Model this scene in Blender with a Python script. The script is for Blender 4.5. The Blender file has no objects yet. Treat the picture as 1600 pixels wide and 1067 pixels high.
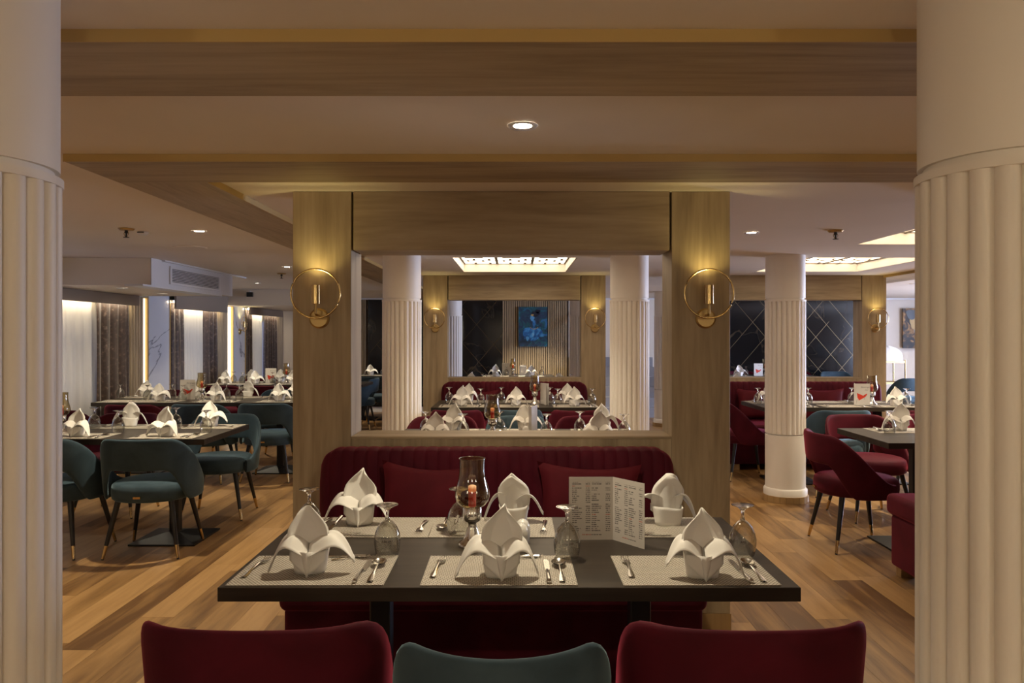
import bpy, bmesh, math, random
from mathutils import Vector, Matrix, noise
R = math.radians
PI = math.pi
rnd = random.Random(7)
scene = bpy.context.scene
COL = scene.collection

# ------------------------------------------------------------------ camera, world, exposure
CAM_Z = 1.424
cd = bpy.data.cameras.new('camera')
cam = bpy.data.objects.new('camera', cd)
COL.objects.link(cam)
cam.location = (0, 0, CAM_Z)
cam.rotation_euler = (R(90), 0, 0)
cd.sensor_width = 36.0
cd.lens = 27.0
cd.shift_x = -7.0 / 1600
cd.shift_y = -9.5 / 1600
cd.clip_start = 0.05
scene.camera = cam

w = bpy.data.worlds.new('world')
scene.world = w
w.use_nodes = True
w.node_tree.nodes['Background'].inputs[0].default_value = (0.50, 0.58, 1.0, 1)
w.node_tree.nodes['Background'].inputs[1].default_value = 0.5

vs = scene.view_settings
vs.view_transform = 'Standard'
vs.look = 'None'
vs.gamma = 1.0
vs.use_curve_mapping = False
vs.exposure = 1.02
WARM = (1.0, 0.87, 0.63)
WARM2 = (1.0, 0.78, 0.52)
# assumed cool daylight, added behind two unseen windows of the far side wall
for k_, (a_, b_) in enumerate([(8.65, 11.0), (11.5, 13.8)]):
    ld = bpy.data.lights.new('window_daylight', 'AREA')
    ld.shape = 'RECTANGLE'
    ld.size = 1.4
    ld.size_y = b_ - a_ - 0.1
    ld.energy = (350.0, 15.0)[k_]
    ld.color = (0.66, 0.74, 1.0)
    lo = bpy.data.objects.new('window_daylight', ld)
    COL.objects.link(lo)
    lo.location = (9.0, (a_ + b_) / 2, 1.2)
    lo.rotation_euler = (0, R(90), 0)
DOWN_W = 46.0

# ------------------------------------------------------------------ materials
MATS = {}


def new_mat(name):
    m = bpy.data.materials.new(name)
    m.use_nodes = True
    MATS[name] = m
    return m, m.node_tree, m.node_tree.nodes['Principled BSDF']


def simple(name, col, rough=0.5, metal=0.0, sheen=0.0, coat=0.0, spec=0.5):
    m, nt, b = new_mat(name)
    b.inputs['Base Color'].default_value = (*col, 1)
    b.inputs['Roughness'].default_value = rough
    b.inputs['Metallic'].default_value = metal
    b.inputs['Sheen Weight'].default_value = sheen
    b.inputs['Coat Weight'].default_value = coat
    b.inputs['Specular IOR Level'].default_value = spec
    return m


def N(nt, t, **kw):
    n = nt.nodes.new(t)
    for k, v in kw.items():
        setattr(n, k, v)
    return n


def ramp(nt, fac, stops):
    r = N(nt, 'ShaderNodeValToRGB')
    els = r.color_ramp.elements
    while len(els) < len(stops):
        els.new(0.5)
    for e, (p, c) in zip(els, stops):
        e.position = p
        e.color = (*c, 1)
    nt.links.new(fac, r.inputs[0])
    return r


def math_n(nt, op, a, b=None):
    n = N(nt, 'ShaderNodeMath', operation=op)
    for i, v in enumerate((a, b)):
        if v is None:
            continue
        if isinstance(v, (int, float)):
            n.inputs[i].default_value = v
        else:
            nt.links.new(v, n.inputs[i])
    return n.outputs[0]


def wood(name, c_dark, c_mid, c_light, axis, rough=0.5, scale=1.0, random_tone=0.0, bump=0.05):
    m, nt, b = new_mat(name)
    tc = N(nt, 'ShaderNodeTexCoord')
    mp = N(nt, 'ShaderNodeMapping')
    s = [9.0 * scale] * 3
    s['xyz'.index(axis)] = 0.8 * scale
    mp.inputs['Scale'].default_value = s
    nt.links.new(tc.outputs['Object'], mp.inputs['Vector'])
    src = mp.outputs[0]
    oi = N(nt, 'ShaderNodeObjectInfo')
    add = N(nt, 'ShaderNodeVectorMath', operation='ADD')
    cx = N(nt, 'ShaderNodeCombineXYZ')
    big = math_n(nt, 'MULTIPLY', oi.outputs['Random'], 57.0)
    for i in range(3):
        nt.links.new(big, cx.inputs[i])
    nt.links.new(src, add.inputs[0])
    nt.links.new(cx.outputs[0], add.inputs[1])
    n1 = N(nt, 'ShaderNodeTexNoise')
    n1.inputs['Scale'].default_value = 1.0
    n1.inputs['Detail'].default_value = 6
    n1.inputs['Roughness'].default_value = 0.62
    n1.inputs['Distortion'].default_value = 0.7
    nt.links.new(add.outputs[0], n1.inputs['Vector'])
    n2 = N(nt, 'ShaderNodeTexNoise')
    n2.inputs['Scale'].default_value = 5.5
    n2.inputs['Detail'].default_value = 3
    nt.links.new(add.outputs[0], n2.inputs['Vector'])
    f = math_n(nt, 'ADD', math_n(nt, 'MULTIPLY', n1.outputs[0], 0.75), math_n(nt, 'MULTIPLY', n2.outputs[0], 0.25))
    if random_tone:
        f = math_n(nt, 'ADD', f, math_n(nt, 'MULTIPLY', math_n(nt, 'SUBTRACT', oi.outputs['Random'], 0.5), random_tone))
    r = ramp(nt, f, [(0.30, c_dark), (0.5, c_mid), (0.72, c_light)])
    nt.links.new(r.outputs[0], b.inputs['Base Color'])
    b.inputs['Roughness'].default_value = rough
    if bump:
        bp = N(nt, 'ShaderNodeBump')
        bp.inputs['Strength'].default_value = bump
        bp.inputs['Distance'].default_value = 0.002
        nt.links.new(f, bp.inputs['Height'])
        nt.links.new(bp.outputs[0], b.inputs['Normal'])
    return m


OAKC = ((0.215, 0.155, 0.088), (0.37, 0.28, 0.168), (0.49, 0.385, 0.25))
for ax in 'xyz':
    wood('oak_' + ax, *OAKC, ax, rough=0.5)
wood('plank', (0.135, 0.064, 0.021), (0.33, 0.182, 0.066), (0.47, 0.275, 0.112), 'y', rough=0.36, scale=0.9, random_tone=0.34)
wood('table_wood', (0.016, 0.011, 0.008), (0.030, 0.022, 0.016), (0.050, 0.037, 0.027), 'x', rough=0.42, scale=1.6, bump=0.03).node_tree.nodes['Principled BSDF'].inputs['Specular IOR Level'].default_value = 0.3
wood('plinth_wood', (0.26, 0.15, 0.06), (0.36, 0.22, 0.09), (0.42, 0.27, 0.12), 'z', rough=0.5)
simple('gold_paint', (0.50, 0.34, 0.12), 0.45)
simple('gold_profile', (0.62, 0.42, 0.16), 0.35, 0.6)
simple('subfloor', (0.05, 0.03, 0.015), 0.8)
simple('brass', (0.62, 0.44, 0.20), 0.22, 1.0)
simple('brass_dull', (0.50, 0.35, 0.15), 0.42, 1.0)
simple('inlay', (0.20, 0.15, 0.085), 0.45, 1.0)
simple('chrome', (0.70, 0.68, 0.64), 0.13, 1.0)
simple('steel', (0.66, 0.64, 0.60), 0.2, 1.0)
simple('black_leg', (0.012, 0.011, 0.011), 0.35)
simple('black_metal', (0.010, 0.010, 0.011), 0.42)
simple('ceramic', (0.72, 0.70, 0.66), 0.18)
simple('white_paint', (0.72, 0.72, 0.74), 0.45)
simple('dark_void', (0.012, 0.012, 0.014), 0.7)
simple('print_red', (0.62, 0.04, 0.015), 0.5)
simple('print_dark', (0.05, 0.03, 0.03), 0.5)
simple('print_grey', (0.20, 0.19, 0.18), 0.5)
simple('card', (0.66, 0.62, 0.57), 0.35)
simple('candle_red', (0.55, 0.03, 0.02), 0.5)
simple('lattice_wood', (0.060, 0.030, 0.012), 0.5)
simple('pelmet_paint', (0.26, 0.205, 0.16), 0.6)  # brown board colour, deepened to hold the shadow lying on the pelmets
simple('screen_black', (0.02, 0.02, 0.02), 0.3)
simple('paint_navy', (0.006, 0.012, 0.035), 0.5)
simple('paint_sky', (0.10, 0.36, 0.70), 0.5)
simple('grey_paint', (0.30, 0.30, 0.33), 0.6)


def plaster(name, col, var=0.05, rough=0.75):
    m, nt, b = new_mat(name)
    tc = N(nt, 'ShaderNodeTexCoord')
    n = N(nt, 'ShaderNodeTexNoise')
    n.inputs['Scale'].default_value = 1.3
    n.inputs['Detail'].default_value = 4
    nt.links.new(tc.outputs['Object'], n.inputs['Vector'])
    r = ramp(nt, n.outputs[0], [(0.3, tuple(c * (1 - var) for c in col)), (0.7, tuple(min(1, c * (1 + var)) for c in col))])
    nt.links.new(r.outputs[0], b.inputs['Base Color'])
    b.inputs['Roughness'].default_value = rough
    return m


plaster('ceiling_paint', (0.80, 0.73, 0.64), 0.03, 0.6)
plaster('column_paint', (0.86, 0.80, 0.72), 0.03, 0.5)
plaster('cream_wall', (0.76, 0.69, 0.60), 0.03)
plaster('linen', (0.80, 0.77, 0.72), 0.02, 0.85)


def velvet(name, dark, light, sheen):
    m, nt, b = new_mat(name)
    tc = N(nt, 'ShaderNodeTexCoord')
    n = N(nt, 'ShaderNodeTexNoise')
    n.inputs['Scale'].default_value = 5.0
    n.inputs['Detail'].default_value = 4
    n.inputs['Distortion'].default_value = 0.8
    nt.links.new(tc.outputs['Object'], n.inputs['Vector'])
    r = ramp(nt, n.outputs[0], [(0.35, dark), (0.70, light)])
    nt.links.new(r.outputs[0], b.inputs['Base Color'])
    b.inputs['Roughness'].default_value = 0.75
    b.inputs['Specular IOR Level'].default_value = 0.15
    b.inputs['Sheen Weight'].default_value = 0.55
    b.inputs['Sheen Roughness'].default_value = 0.35
    b.inputs['Sheen Tint'].default_value = (*sheen, 1)
    return m


velvet('velvet_red', (0.054, 0.0034, 0.0095), (0.084, 0.0055, 0.0145), (0.55, 0.07, 0.12))
velvet('velvet_teal', (0.033, 0.055, 0.072), (0.055, 0.086, 0.108), (0.42, 0.60, 0.68))
velvet('velvet_pillow', (0.070, 0.0045, 0.009), (0.095, 0.007, 0.013), (0.6, 0.09, 0.14))


def curtain_mat():
    m, nt, b = new_mat('curtain_brown')
    tc = N(nt, 'ShaderNodeTexCoord')
    n = N(nt, 'ShaderNodeTexNoise')
    n.inputs['Scale'].default_value = 26
    n.inputs['Detail'].default_value = 5
    nt.links.new(tc.outputs['Object'], n.inputs['Vector'])
    r = ramp(nt, n.outputs[0], [(0.45, (0.042, 0.021, 0.013)), (0.58, (0.066, 0.036, 0.023)), (0.72, (0.19, 0.13, 0.095))])
    nt.links.new(r.outputs[0], b.inputs['Base Color'])
    b.inputs['Roughness'].default_value = 0.6
    b.inputs['Sheen Weight'].default_value = 0.4
    m, nt, b = new_mat('curtain_sheer')
    b.inputs['Base Color'].default_value = (0.80, 0.77, 0.70, 1)
    b.inputs['Roughness'].default_value = 0.9
    tr = N(nt, 'ShaderNodeBsdfTranslucent')
    tr.inputs[0].default_value = (0.80, 0.77, 0.70, 1)
    mx = N(nt, 'ShaderNodeMixShader')
    mx.inputs[0].default_value = 0.4
    out = nt.nodes['Material Output']
    nt.links.new(b.outputs[0], mx.inputs[1])
    nt.links.new(tr.outputs[0], mx.inputs[2])
    nt.links.new(mx.outputs[0], out.inputs[0])


curtain_mat()


def marble(name, base, vein, sc, width, rough):
    m, nt, b = new_mat(name)
    tc = N(nt, 'ShaderNodeTexCoord')
    mp = N(nt, 'ShaderNodeMapping')
    mp.inputs['Rotation'].default_value = (0.4, 0.9, 0.3)
    nt.links.new(tc.outputs['Object'], mp.inputs[0])
    n = N(nt, 'ShaderNodeTexNoise')
    n.inputs['Scale'].default_value = sc
    n.inputs['Detail'].default_value = 5
    n.inputs['Distortion'].default_value = 1.2
    nt.links.new(mp.outputs[0], n.inputs['Vector'])
    d = math_n(nt, 'ABSOLUTE', math_n(nt, 'SUBTRACT', n.outputs[0], 0.5))
    r = ramp(nt, d, [(0.0, vein), (width, base), (1.0, base)])
    nt.links.new(r.outputs[0], b.inputs['Base Color'])
    b.inputs['Roughness'].default_value = rough
    return m


marble('marble_black', (0.008, 0.008, 0.009), (0.06, 0.045, 0.028), 0.9, 0.006, 0.12)
marble('marble_white', (0.60, 0.61, 0.66), (0.22, 0.22, 0.26), 0.55, 0.008, 0.15)


def mat_placemat():
    m, nt, b = new_mat('woven_mat')
    tc = N(nt, 'ShaderNodeTexCoord')
    ck = N(nt, 'ShaderNodeTexBrick')
    ck.inputs['Scale'].default_value = 1.0
    ck.inputs['Color1'].default_value = (0.80, 0.74, 0.64, 1)
    ck.inputs['Color2'].default_value = (0.70, 0.64, 0.54, 1)
    ck.inputs['Mortar'].default_value = (0.15, 0.12, 0.09, 1)
    ck.inputs['Brick Width'].default_value = 0.0105
    ck.inputs['Row Height'].default_value = 0.0066
    ck.inputs['Mortar Size'].default_value = 0.0015
    ck.offset = 0.5
    nt.links.new(tc.outputs['Object'], ck.inputs['Vector'])
    nt.links.new(ck.outputs[0], b.inputs['Base Color'])
    b.inputs['Roughness'].default_value = 0.65
    bp = N(nt, 'ShaderNodeBump')
    bp.inputs['Distance'].default_value = 0.001
    bp.inputs['Strength'].default_value = 0.6
    bp.invert = True
    nt.links.new(ck.outputs['Fac'], bp.inputs['Height'])
    nt.links.new(bp.outputs[0], b.inputs['Normal'])


mat_placemat()


def glass_thin(name, tint, refl=0.06, edge=0.75, power=3.0):
    m, nt, b = new_mat(name)
    nt.nodes.remove(b)
    tr = N(nt, 'ShaderNodeBsdfTransparent')
    tr.inputs[0].default_value = (*tint, 1)
    gl = N(nt, 'ShaderNodeBsdfGlossy')
    gl.inputs['Roughness'].default_value = 0.03
    lw = N(nt, 'ShaderNodeLayerWeight')
    lw.inputs[0].default_value = 0.5
    f = math_n(nt, 'ADD', math_n(nt, 'MULTIPLY', math_n(nt, 'POWER', lw.outputs['Facing'], power), edge), refl)
    mx = N(nt, 'ShaderNodeMixShader')
    nt.links.new(f, mx.inputs[0])
    nt.links.new(tr.outputs[0], mx.inputs[1])
    nt.links.new(gl.outputs[0], mx.inputs[2])
    nt.links.new(mx.outputs[0], nt.nodes['Material Output'].inputs[0])


glass_thin('glass_bowl', (0.92, 0.92, 0.90), 0.07, 0.9, 2.2)
glass_thin('glass_smoke', (0.72, 0.62, 0.40), 0.10, 0.85, 2.2)
glass_thin('glass_pane', (0.92, 0.94, 0.96), 0.06, 0.7, 3)


def glass_solid():
    m, nt, b = new_mat('glass_solid')
    b.inputs['Base Color'].default_value = (1, 1, 1, 1)
    b.inputs['Transmission Weight'].default_value = 1.0
    b.inputs['Roughness'].default_value = 0.0
    b.inputs['IOR'].default_value = 1.48


glass_solid()


def emit(name, col, strength):
    m, nt, b = new_mat(name)
    b.inputs['Base Color'].default_value = (0.8, 0.8, 0.8, 1)
    b.inputs['Emission Color'].default_value = (*col, 1)
    b.inputs['Emission Strength'].default_value = strength
    return m


emit('lamp_lens', (1.0, 0.86, 0.66), 60.0)
emit('sconce_bulb', (1.0, 0.82, 0.42), 9.0)
emit('panel_light', (1.0, 0.80, 0.55), 2.3)
emit('led_strip', (1.0, 0.88, 0.66), 1.3)
emit('pelmet_led', (1.0, 0.88, 0.66), 15.0)
emit('candle_glow', (1.0, 0.16, 0.04), 0.22)


def mat_menu():
    # rows of small print in two columns: flat print only
    m, nt, b = new_mat('menu_print')
    uv = N(nt, 'ShaderNodeUVMap')
    sp = N(nt, 'ShaderNodeSeparateXYZ')
    nt.links.new(uv.outputs[0], sp.inputs[0])
    u, v = sp.outputs[0], sp.outputs[1]
    rows = 31.0
    rv = math_n(nt, 'MULTIPLY', v, rows)
    row = math_n(nt, 'FLOOR', rv)
    fr = math_n(nt, 'FRACT', rv)
    inrow = math_n(nt, 'MULTIPLY', math_n(nt, 'GREATER_THAN', fr, 0.28), math_n(nt, 'LESS_THAN', fr, 0.78))
    # local column coordinate
    cu = math_n(nt, 'FRACT', math_n(nt, 'MULTIPLY', math_n(nt, 'SUBTRACT', u, 0.06), 2.2))
    wn = N(nt, 'ShaderNodeTexWhiteNoise', noise_dimensions='2D')
    cidx = math_n(nt, 'FLOOR', math_n(nt, 'MULTIPLY', math_n(nt, 'SUBTRACT', u, 0.06), 2.2))
    cv = N(nt, 'ShaderNodeCombineXYZ')
    nt.links.new(row, cv.inputs[0])
    nt.links.new(cidx, cv.inputs[1])
    nt.links.new(cv.outputs[0], wn.inputs['Vector'])
    ln = math_n(nt, 'ADD', math_n(nt, 'MULTIPLY', wn.outputs['Value'], 0.38), 0.14)
    name = math_n(nt, 'LESS_THAN', cu, ln)
    price = math_n(nt, 'MULTIPLY', math_n(nt, 'GREATER_THAN', cu, 0.70), math_n(nt, 'LESS_THAN', cu, 0.93))
    colmask = math_n(nt, 'MAXIMUM', name, price)
    nz = N(nt, 'ShaderNodeTexNoise', noise_dimensions='2D')
    nz.inputs['Scale'].default_value = 1.0
    nz.inputs['Detail'].default_value = 1
    cm = N(nt, 'ShaderNodeCombineXYZ')
    nt.links.new(math_n(nt, 'MULTIPLY', u, 85.0), cm.inputs[0])
    nt.links.new(math_n(nt, 'MULTIPLY', row, 3.7), cm.inputs[1])
    nt.links.new(cm.outputs[0], nz.inputs['Vector'])
    letters = math_n(nt, 'GREATER_THAN', nz.outputs[0], 0.42)
    body = math_n(nt, 'MULTIPLY', math_n(nt, 'GREATER_THAN', v, 0.14), math_n(nt, 'LESS_THAN', v, 0.92))
    side = math_n(nt, 'MULTIPLY', math_n(nt, 'GREATER_THAN', u, 0.07), math_n(nt, 'LESS_THAN', u, 0.96))
    skip = math_n(nt, 'GREATER_THAN', wn.outputs['Value'], 0.10)
    msk = inrow
    for q in (colmask, letters, body, side, skip):
        msk = math_n(nt, 'MULTIPLY', msk, q)
    foot = math_n(nt, 'MULTIPLY', math_n(nt, 'MULTIPLY', math_n(nt, 'GREATER_THAN', v, 0.075), math_n(nt, 'LESS_THAN', v, 0.09)),
                  math_n(nt, 'MULTIPLY', math_n(nt, 'GREATER_THAN', u, 0.3), math_n(nt, 'LESS_THAN', u, 0.74)))
    foot = math_n(nt, 'MULTIPLY', foot, letters)
    msk = math_n(nt, 'MULTIPLY', math_n(nt, 'MAXIMUM', msk, foot), 0.85)
    red = math_n(nt, 'LESS_THAN', wn.outputs['Value'], 0.22)
    ink = N(nt, 'ShaderNodeMix', data_type='RGBA')
    ink.inputs[6].default_value = (0.05, 0.045, 0.045, 1)
    ink.inputs[7].default_value = (0.50, 0.07, 0.03, 1)
    nt.links.new(red, ink.inputs[0])
    mx = N(nt, 'ShaderNodeMix', data_type='RGBA')
    mx.inputs[6].default_value = (0.66, 0.62, 0.57, 1)
    nt.links.new(msk, mx.inputs[0])
    nt.links.new(ink.outputs[2], mx.inputs[7])
    nt.links.new(mx.outputs[2], b.inputs['Base Color'])
    b.inputs['Roughness'].default_value = 0.35


mat_menu()


def mat_painting(name, kind):
    m, nt, b = new_mat(name)
    tc = N(nt, 'ShaderNodeTexCoord')
    n = N(nt, 'ShaderNodeTexNoise')
    n.inputs['Scale'].default_value = 6.0
    n.inputs['Detail'].default_value = 6
    n.inputs['Distortion'].default_value = 1.5
    nt.links.new(tc.outputs['Object'], n.inputs['Vector'])
    if kind == 'blue':
        st = [(0.30, (0.01, 0.03, 0.05)), (0.45, (0.02, 0.05, 0.12)), (0.55, (0.01, 0.11, 0.13)), (0.66, (0.03, 0.16, 0.42)), (0.78, (0.02, 0.10, 0.06))]
    elif kind == 'figure':
        st = [(0.30, (0.01, 0.04, 0.13)), (0.48, (0.02, 0.14, 0.42)), (0.62, (0.08, 0.38, 0.75)), (0.75, (0.30, 0.62, 0.85))]
    elif kind == 'gold':
        st = [(0.30, (0.01, 0.008, 0.006)), (0.47, (0.03, 0.018, 0.01)), (0.55, (0.30, 0.15, 0.04)), (0.7, (0.60, 0.38, 0.14))]
    else:
        st = [(0.30, (0.05, 0.045, 0.04)), (0.5, (0.20, 0.18, 0.16)), (0.7, (0.42, 0.38, 0.34))]
    r = ramp(nt, n.outputs[0], st)
    nt.links.new(r.outputs[0], b.inputs['Base Color'])
    b.inputs['Roughness'].default_value = 0.5


for k in ('blue', 'figure', 'gold', 'grey'):
    mat_painting('paint_' + k, k)

# ------------------------------------------------------------------ mesh helpers


class MB:
    def __init__(self):
        self.v, self.f, self.uv = [], [], {}

    def box(self, x0, x1, y0, y1, z0, z1):
        b = len(self.v)
        self.v += [(x0, y0, z0), (x1, y0, z0), (x1, y1, z0), (x0, y1, z0), (x0, y0, z1), (x1, y0, z1), (x1, y1, z1), (x0, y1, z1)]
        for q in ((0, 3, 2, 1), (4, 5, 6, 7), (0, 1, 5, 4), (1, 2, 6, 5), (2, 3, 7, 6), (3, 0, 4, 7)):
            self.f.append(tuple(b + i for i in q))
        return self

    def grid(self, fn, nu, nv, closed_u=False):
        """fn(i/nu, j/nv) -> point; (nu+1)x(nv+1) points"""
        b = len(self.v)
        cu = nu if closed_u else nu + 1
        for j in range(nv + 1):
            for i in range(cu):
                self.v.append(tuple(fn(i / nu, j / nv)))
        for j in range(nv):
            for i in range(nu):
                i2 = (i + 1) % cu
                self.f.append((b + j * cu + i, b + j * cu + i2, b + (j + 1) * cu + i2, b + (j + 1) * cu + i))
        return self

    def lathe(self, prof, seg=24, c=(0, 0), cap=True, rot=0.0):
        b = len(self.v)
        n = len(prof)
        for r, z in prof:
            for i in range(seg):
                a = 2 * PI * i / seg + rot
                self.v.append((c[0] + r * math.cos(a), c[1] + r * math.sin(a), z))
        for j in range(n - 1):
            for i in range(seg):
                i2 = (i + 1) % seg
                self.f.append((b + j * seg + i, b + j * seg + i2, b + (j + 1) * seg + i2, b + (j + 1) * seg + i))
        if cap:
            self.f.append(tuple(b + i for i in reversed(range(seg))))
            self.f.append(tuple(b + (n - 1) * seg + i for i in range(seg)))
        return self

    def tube(self, pts, rad, seg=8, closed=False):
        pts = [Vector(p) for p in pts]
        n = len(pts)
        b = len(self.v)
        rr = rad if isinstance(rad, (list, tuple)) else [rad] * n
        for k in range(n):
            if closed:
                t = pts[(k + 1) % n] - pts[k - 1]
            else:
                t = pts[min(k + 1, n - 1)] - pts[max(k - 1, 0)]
            t.normalize()
            up = Vector((0, 0, 1)) if abs(t.z) < 0.9 else Vector((1, 0, 0))
            a = t.cross(up).normalized()
            c = t.cross(a)
            for i in range(seg):
                th = 2 * PI * i / seg
                self.v.append(tuple(pts[k] + (a * math.cos(th) + c * math.sin(th)) * rr[k]))
        for k in range(n if closed else n - 1):
            k2 = (k + 1) % n
            for i in range(seg):
                i2 = (i + 1) % seg
                self.f.append((b + k * seg + i, b + k * seg + i2, b + k2 * seg + i2, b + k2 * seg + i))
        if not closed:
            self.f.append(tuple(b + i for i in reversed(range(seg))))
            self.f.append(tuple(b + (n - 1) * seg + i for i in range(seg)))
        return self

    def prism(self, poly, z0, z1):
        b = len(self.v)
        n = len(poly)
        self.v += [(p[0], p[1], z0) for p in poly] + [(p[0], p[1], z1) for p in poly]
        self.f.append(tuple(b + i for i in reversed(range(n))))
        self.f.append(tuple(b + n + i for i in range(n)))
        for i in range(n):
            j = (i + 1) % n
            self.f.append((b + i, b + j, b + n + j, b + n + i))
        return self

    def mesh(self, name, mat, smooth=False, bevel=0.0, seg=2, solidify=0.0, sub=0, fix=True):
        me = bpy.data.meshes.new(name)
        me.from_pydata(self.v, [], self.f)
        bm = bmesh.new()
        bm.from_mesh(me)
        if fix:
            bmesh.ops.recalc_face_normals(bm, faces=bm.faces)
        if bevel:
            es = [e for e in bm.edges if len(e.link_faces) == 2 and e.calc_face_angle(0) > 0.6]
            bmesh.ops.bevel(bm, geom=es, offset=bevel, segments=seg, profile=0.5, affect='EDGES', clamp_overlap=True)
        if solidify:
            bmesh.ops.solidify(bm, geom=bm.faces[:], thickness=solidify)
        if sub:
            bmesh.ops.subdivide_edges(bm, edges=bm.edges[:], cuts=sub, use_grid_fill=True, smooth=0.6)
        if smooth:
            for f in bm.faces:
                f.smooth = True
            if smooth is not True:
                for e in bm.edges:
                    if len(e.link_faces) == 2 and e.calc_face_angle(0) > smooth:
                        e.smooth = False
        bm.to_mesh(me)
        bm.free()
        me.materials.append(MATS[mat])
        return me

    def build(self, name, mat, parent=None, loc=None, rz=0.0, **kw):
        o = bpy.data.objects.new(name, self.mesh(name, mat, **kw))
        COL.objects.link(o)
        if parent:
            o.parent = parent
        if loc is not None:
            o.location = loc
        if rz:
            o.rotation_euler = (0, 0, rz)
        return o


def inst(name, me, parent=None, loc=(0, 0, 0), rot=(0, 0, 0), scale=None):
    o = bpy.data.objects.new(name, me)
    COL.objects.link(o)
    o.parent = parent
    o.location = loc
    o.rotation_euler = rot
    if scale:
        o.scale = scale
    return o


def tag(o, label=None, cat=None, group=None, kind=None):
    if label:
        o['label'] = label
    if cat:
        o['category'] = cat
    if group:
        o['group'] = group
    if kind:
        o['kind'] = kind
    return o


def empty(name, loc=(0, 0, 0), rz=0.0):
    o = bpy.data.objects.new(name, None)
    COL.objects.link(o)
    o.location = loc
    o.rotation_euler = (0, 0, rz)
    o.empty_display_size = 0.1
    return o


def copy_tree(o, parent=None):
    c = o.copy()
    COL.objects.link(c)
    c.parent = parent
    for ch in list(o.children):
        copy_tree(ch, c)
    return c


def rects_minus(x0, x1, y0, y1, holes):
    xs = sorted({x0, x1, *[h[0] for h in holes], *[h[1] for h in holes]})
    ys = sorted({y0, y1, *[h[2] for h in holes], *[h[3] for h in holes]})
    out = []
    for a, b in zip(xs, xs[1:]):
        for c, d in zip(ys, ys[1:]):
            mx, my = (a + b) / 2, (c + d) / 2
            if not any(h[0] < mx < h[1] and h[2] < my < h[3] for h in holes):
                out.append((a, b, c, d))
    return out


# ------------------------------------------------------------------ room constants
XL, XR, YB, YF = -4.45, 8.8, -2.6, 14.3
ZC = 2.112      # ceiling
ZW = 2.085      # underside of the ceiling bands
PD = (3.67, 8.79)           # front faces of the partitions
PT = 0.24                   # partition thickness

# ------------------------------------------------------------------ floor with planks
fl = MB().box(XL, XR, YB, YF, -0.05, -0.004).build('floor', 'subfloor')
tag(fl, 'warm oak plank floor running under all the tables', 'floor', kind='structure')
PW = 0.17
lens = (0.9, 1.2, 1.35, 1.6)
plank_me = {}
for L in lens:
    plank_me[L] = MB().box(-PW / 2 + 0.0006, PW / 2 - 0.0006, -L / 2 + 0.0006, L / 2 - 0.0006, -0.012, 0.0).mesh('plank', 'plank')
planks = []
nrow = int((XR - XL) / PW)
for i in range(nrow):
    x = XL + PW * (i + 0.5)
    y = YB - rnd.random() * 1.2
    while y < YF:
        L = rnd.choice(lens)
        planks.append((x, y + L / 2, L))
        y += L


def plank_score(p):
    x, y, L = p
    if y < 2.6 or abs(x) > 0.70 * y + 0.3:
        return 0
    return L / (y ** 3)


planks.sort(key=plank_score, reverse=True)
far = MB()
for k, (x, y, L) in enumerate(planks):
    if k < 300:
        inst('plank', plank_me[L], fl, (x, y, 0))
    else:
        y0, y1 = max(YB, y - L / 2 + 0.0006), min(YF, y + L / 2 - 0.0006)
        if y1 > y0:
            far.box(x - PW / 2 + 0.0006, x + PW / 2 - 0.0006, y0, y1, -0.012, 0.0)
o = far.build('plank_field', 'plank', fl)
o['kind'] = 'stuff'

# ------------------------------------------------------------------ ceiling
panels = [(-0.58, 0.54, 6.80, 8.34), (-0.58, 0.54, 4.30, 5.84), (2.57, 3.69, 6.80, 8.30), (2.57, 3.69, 4.30, 5.82)]
ce = MB()
for a, b, c, d in rects_minus(XL, XR, YB, YF, panels):
    ce.box(a, b, c, d, ZC, ZC + 0.04)
ceil = ce.build('ceiling', 'ceiling_paint')
tag(ceil, 'low tan painted ceiling with wooden bands and lit coffers', 'ceiling', kind='structure')


def band(n, x0, x1, y0, y1, mat, label, gold=('near',)):
    t = empty('trim_%d' % n)
    tag(t, label, 'ceiling band', kind='structure')
    MB().box(x0, x1, y0, y1, ZW, ZC + 0.005).build('band_panel', mat, t)
    if 'near' in gold:
        MB().box(x0, x1, y0 - 0.004, y0 - 0.0005, ZW - 0.002, ZC + 0.004).build('gold_edge', 'gold_paint', t)
    if 'right' in gold:
        MB().box(x1 + 0.0005, x1 + 0.004, y0, y1, ZW - 0.002, ZC + 0.004).build('gold_edge', 'gold_paint', t)
    if 'left' in gold:
        MB().box(x0 - 0.004, x0 - 0.0005, y0, y1, ZW - 0.002, ZC + 0.004).build('gold_edge', 'gold_paint', t)
    return t


band(1, -1.72, 4.2, 1.728, 2.121, 'oak_x', 'wooden ceiling band nearest the camera with a gold front edge')
band(2, -1.72, 4.2, 2.916, 3.319, 'oak_x', 'wooden ceiling band just before the first wooden partition')
band(3, -1.72, -1.333, 3.319, 14.28, 'oak_y', 'long wooden ceiling band running back beside the window tables', ('right',))
band(4, 4.2, 4.72, 1.728, 14.28, 'oak_y', 'long wooden ceiling band running back past the dark bench', ('left',))


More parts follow.
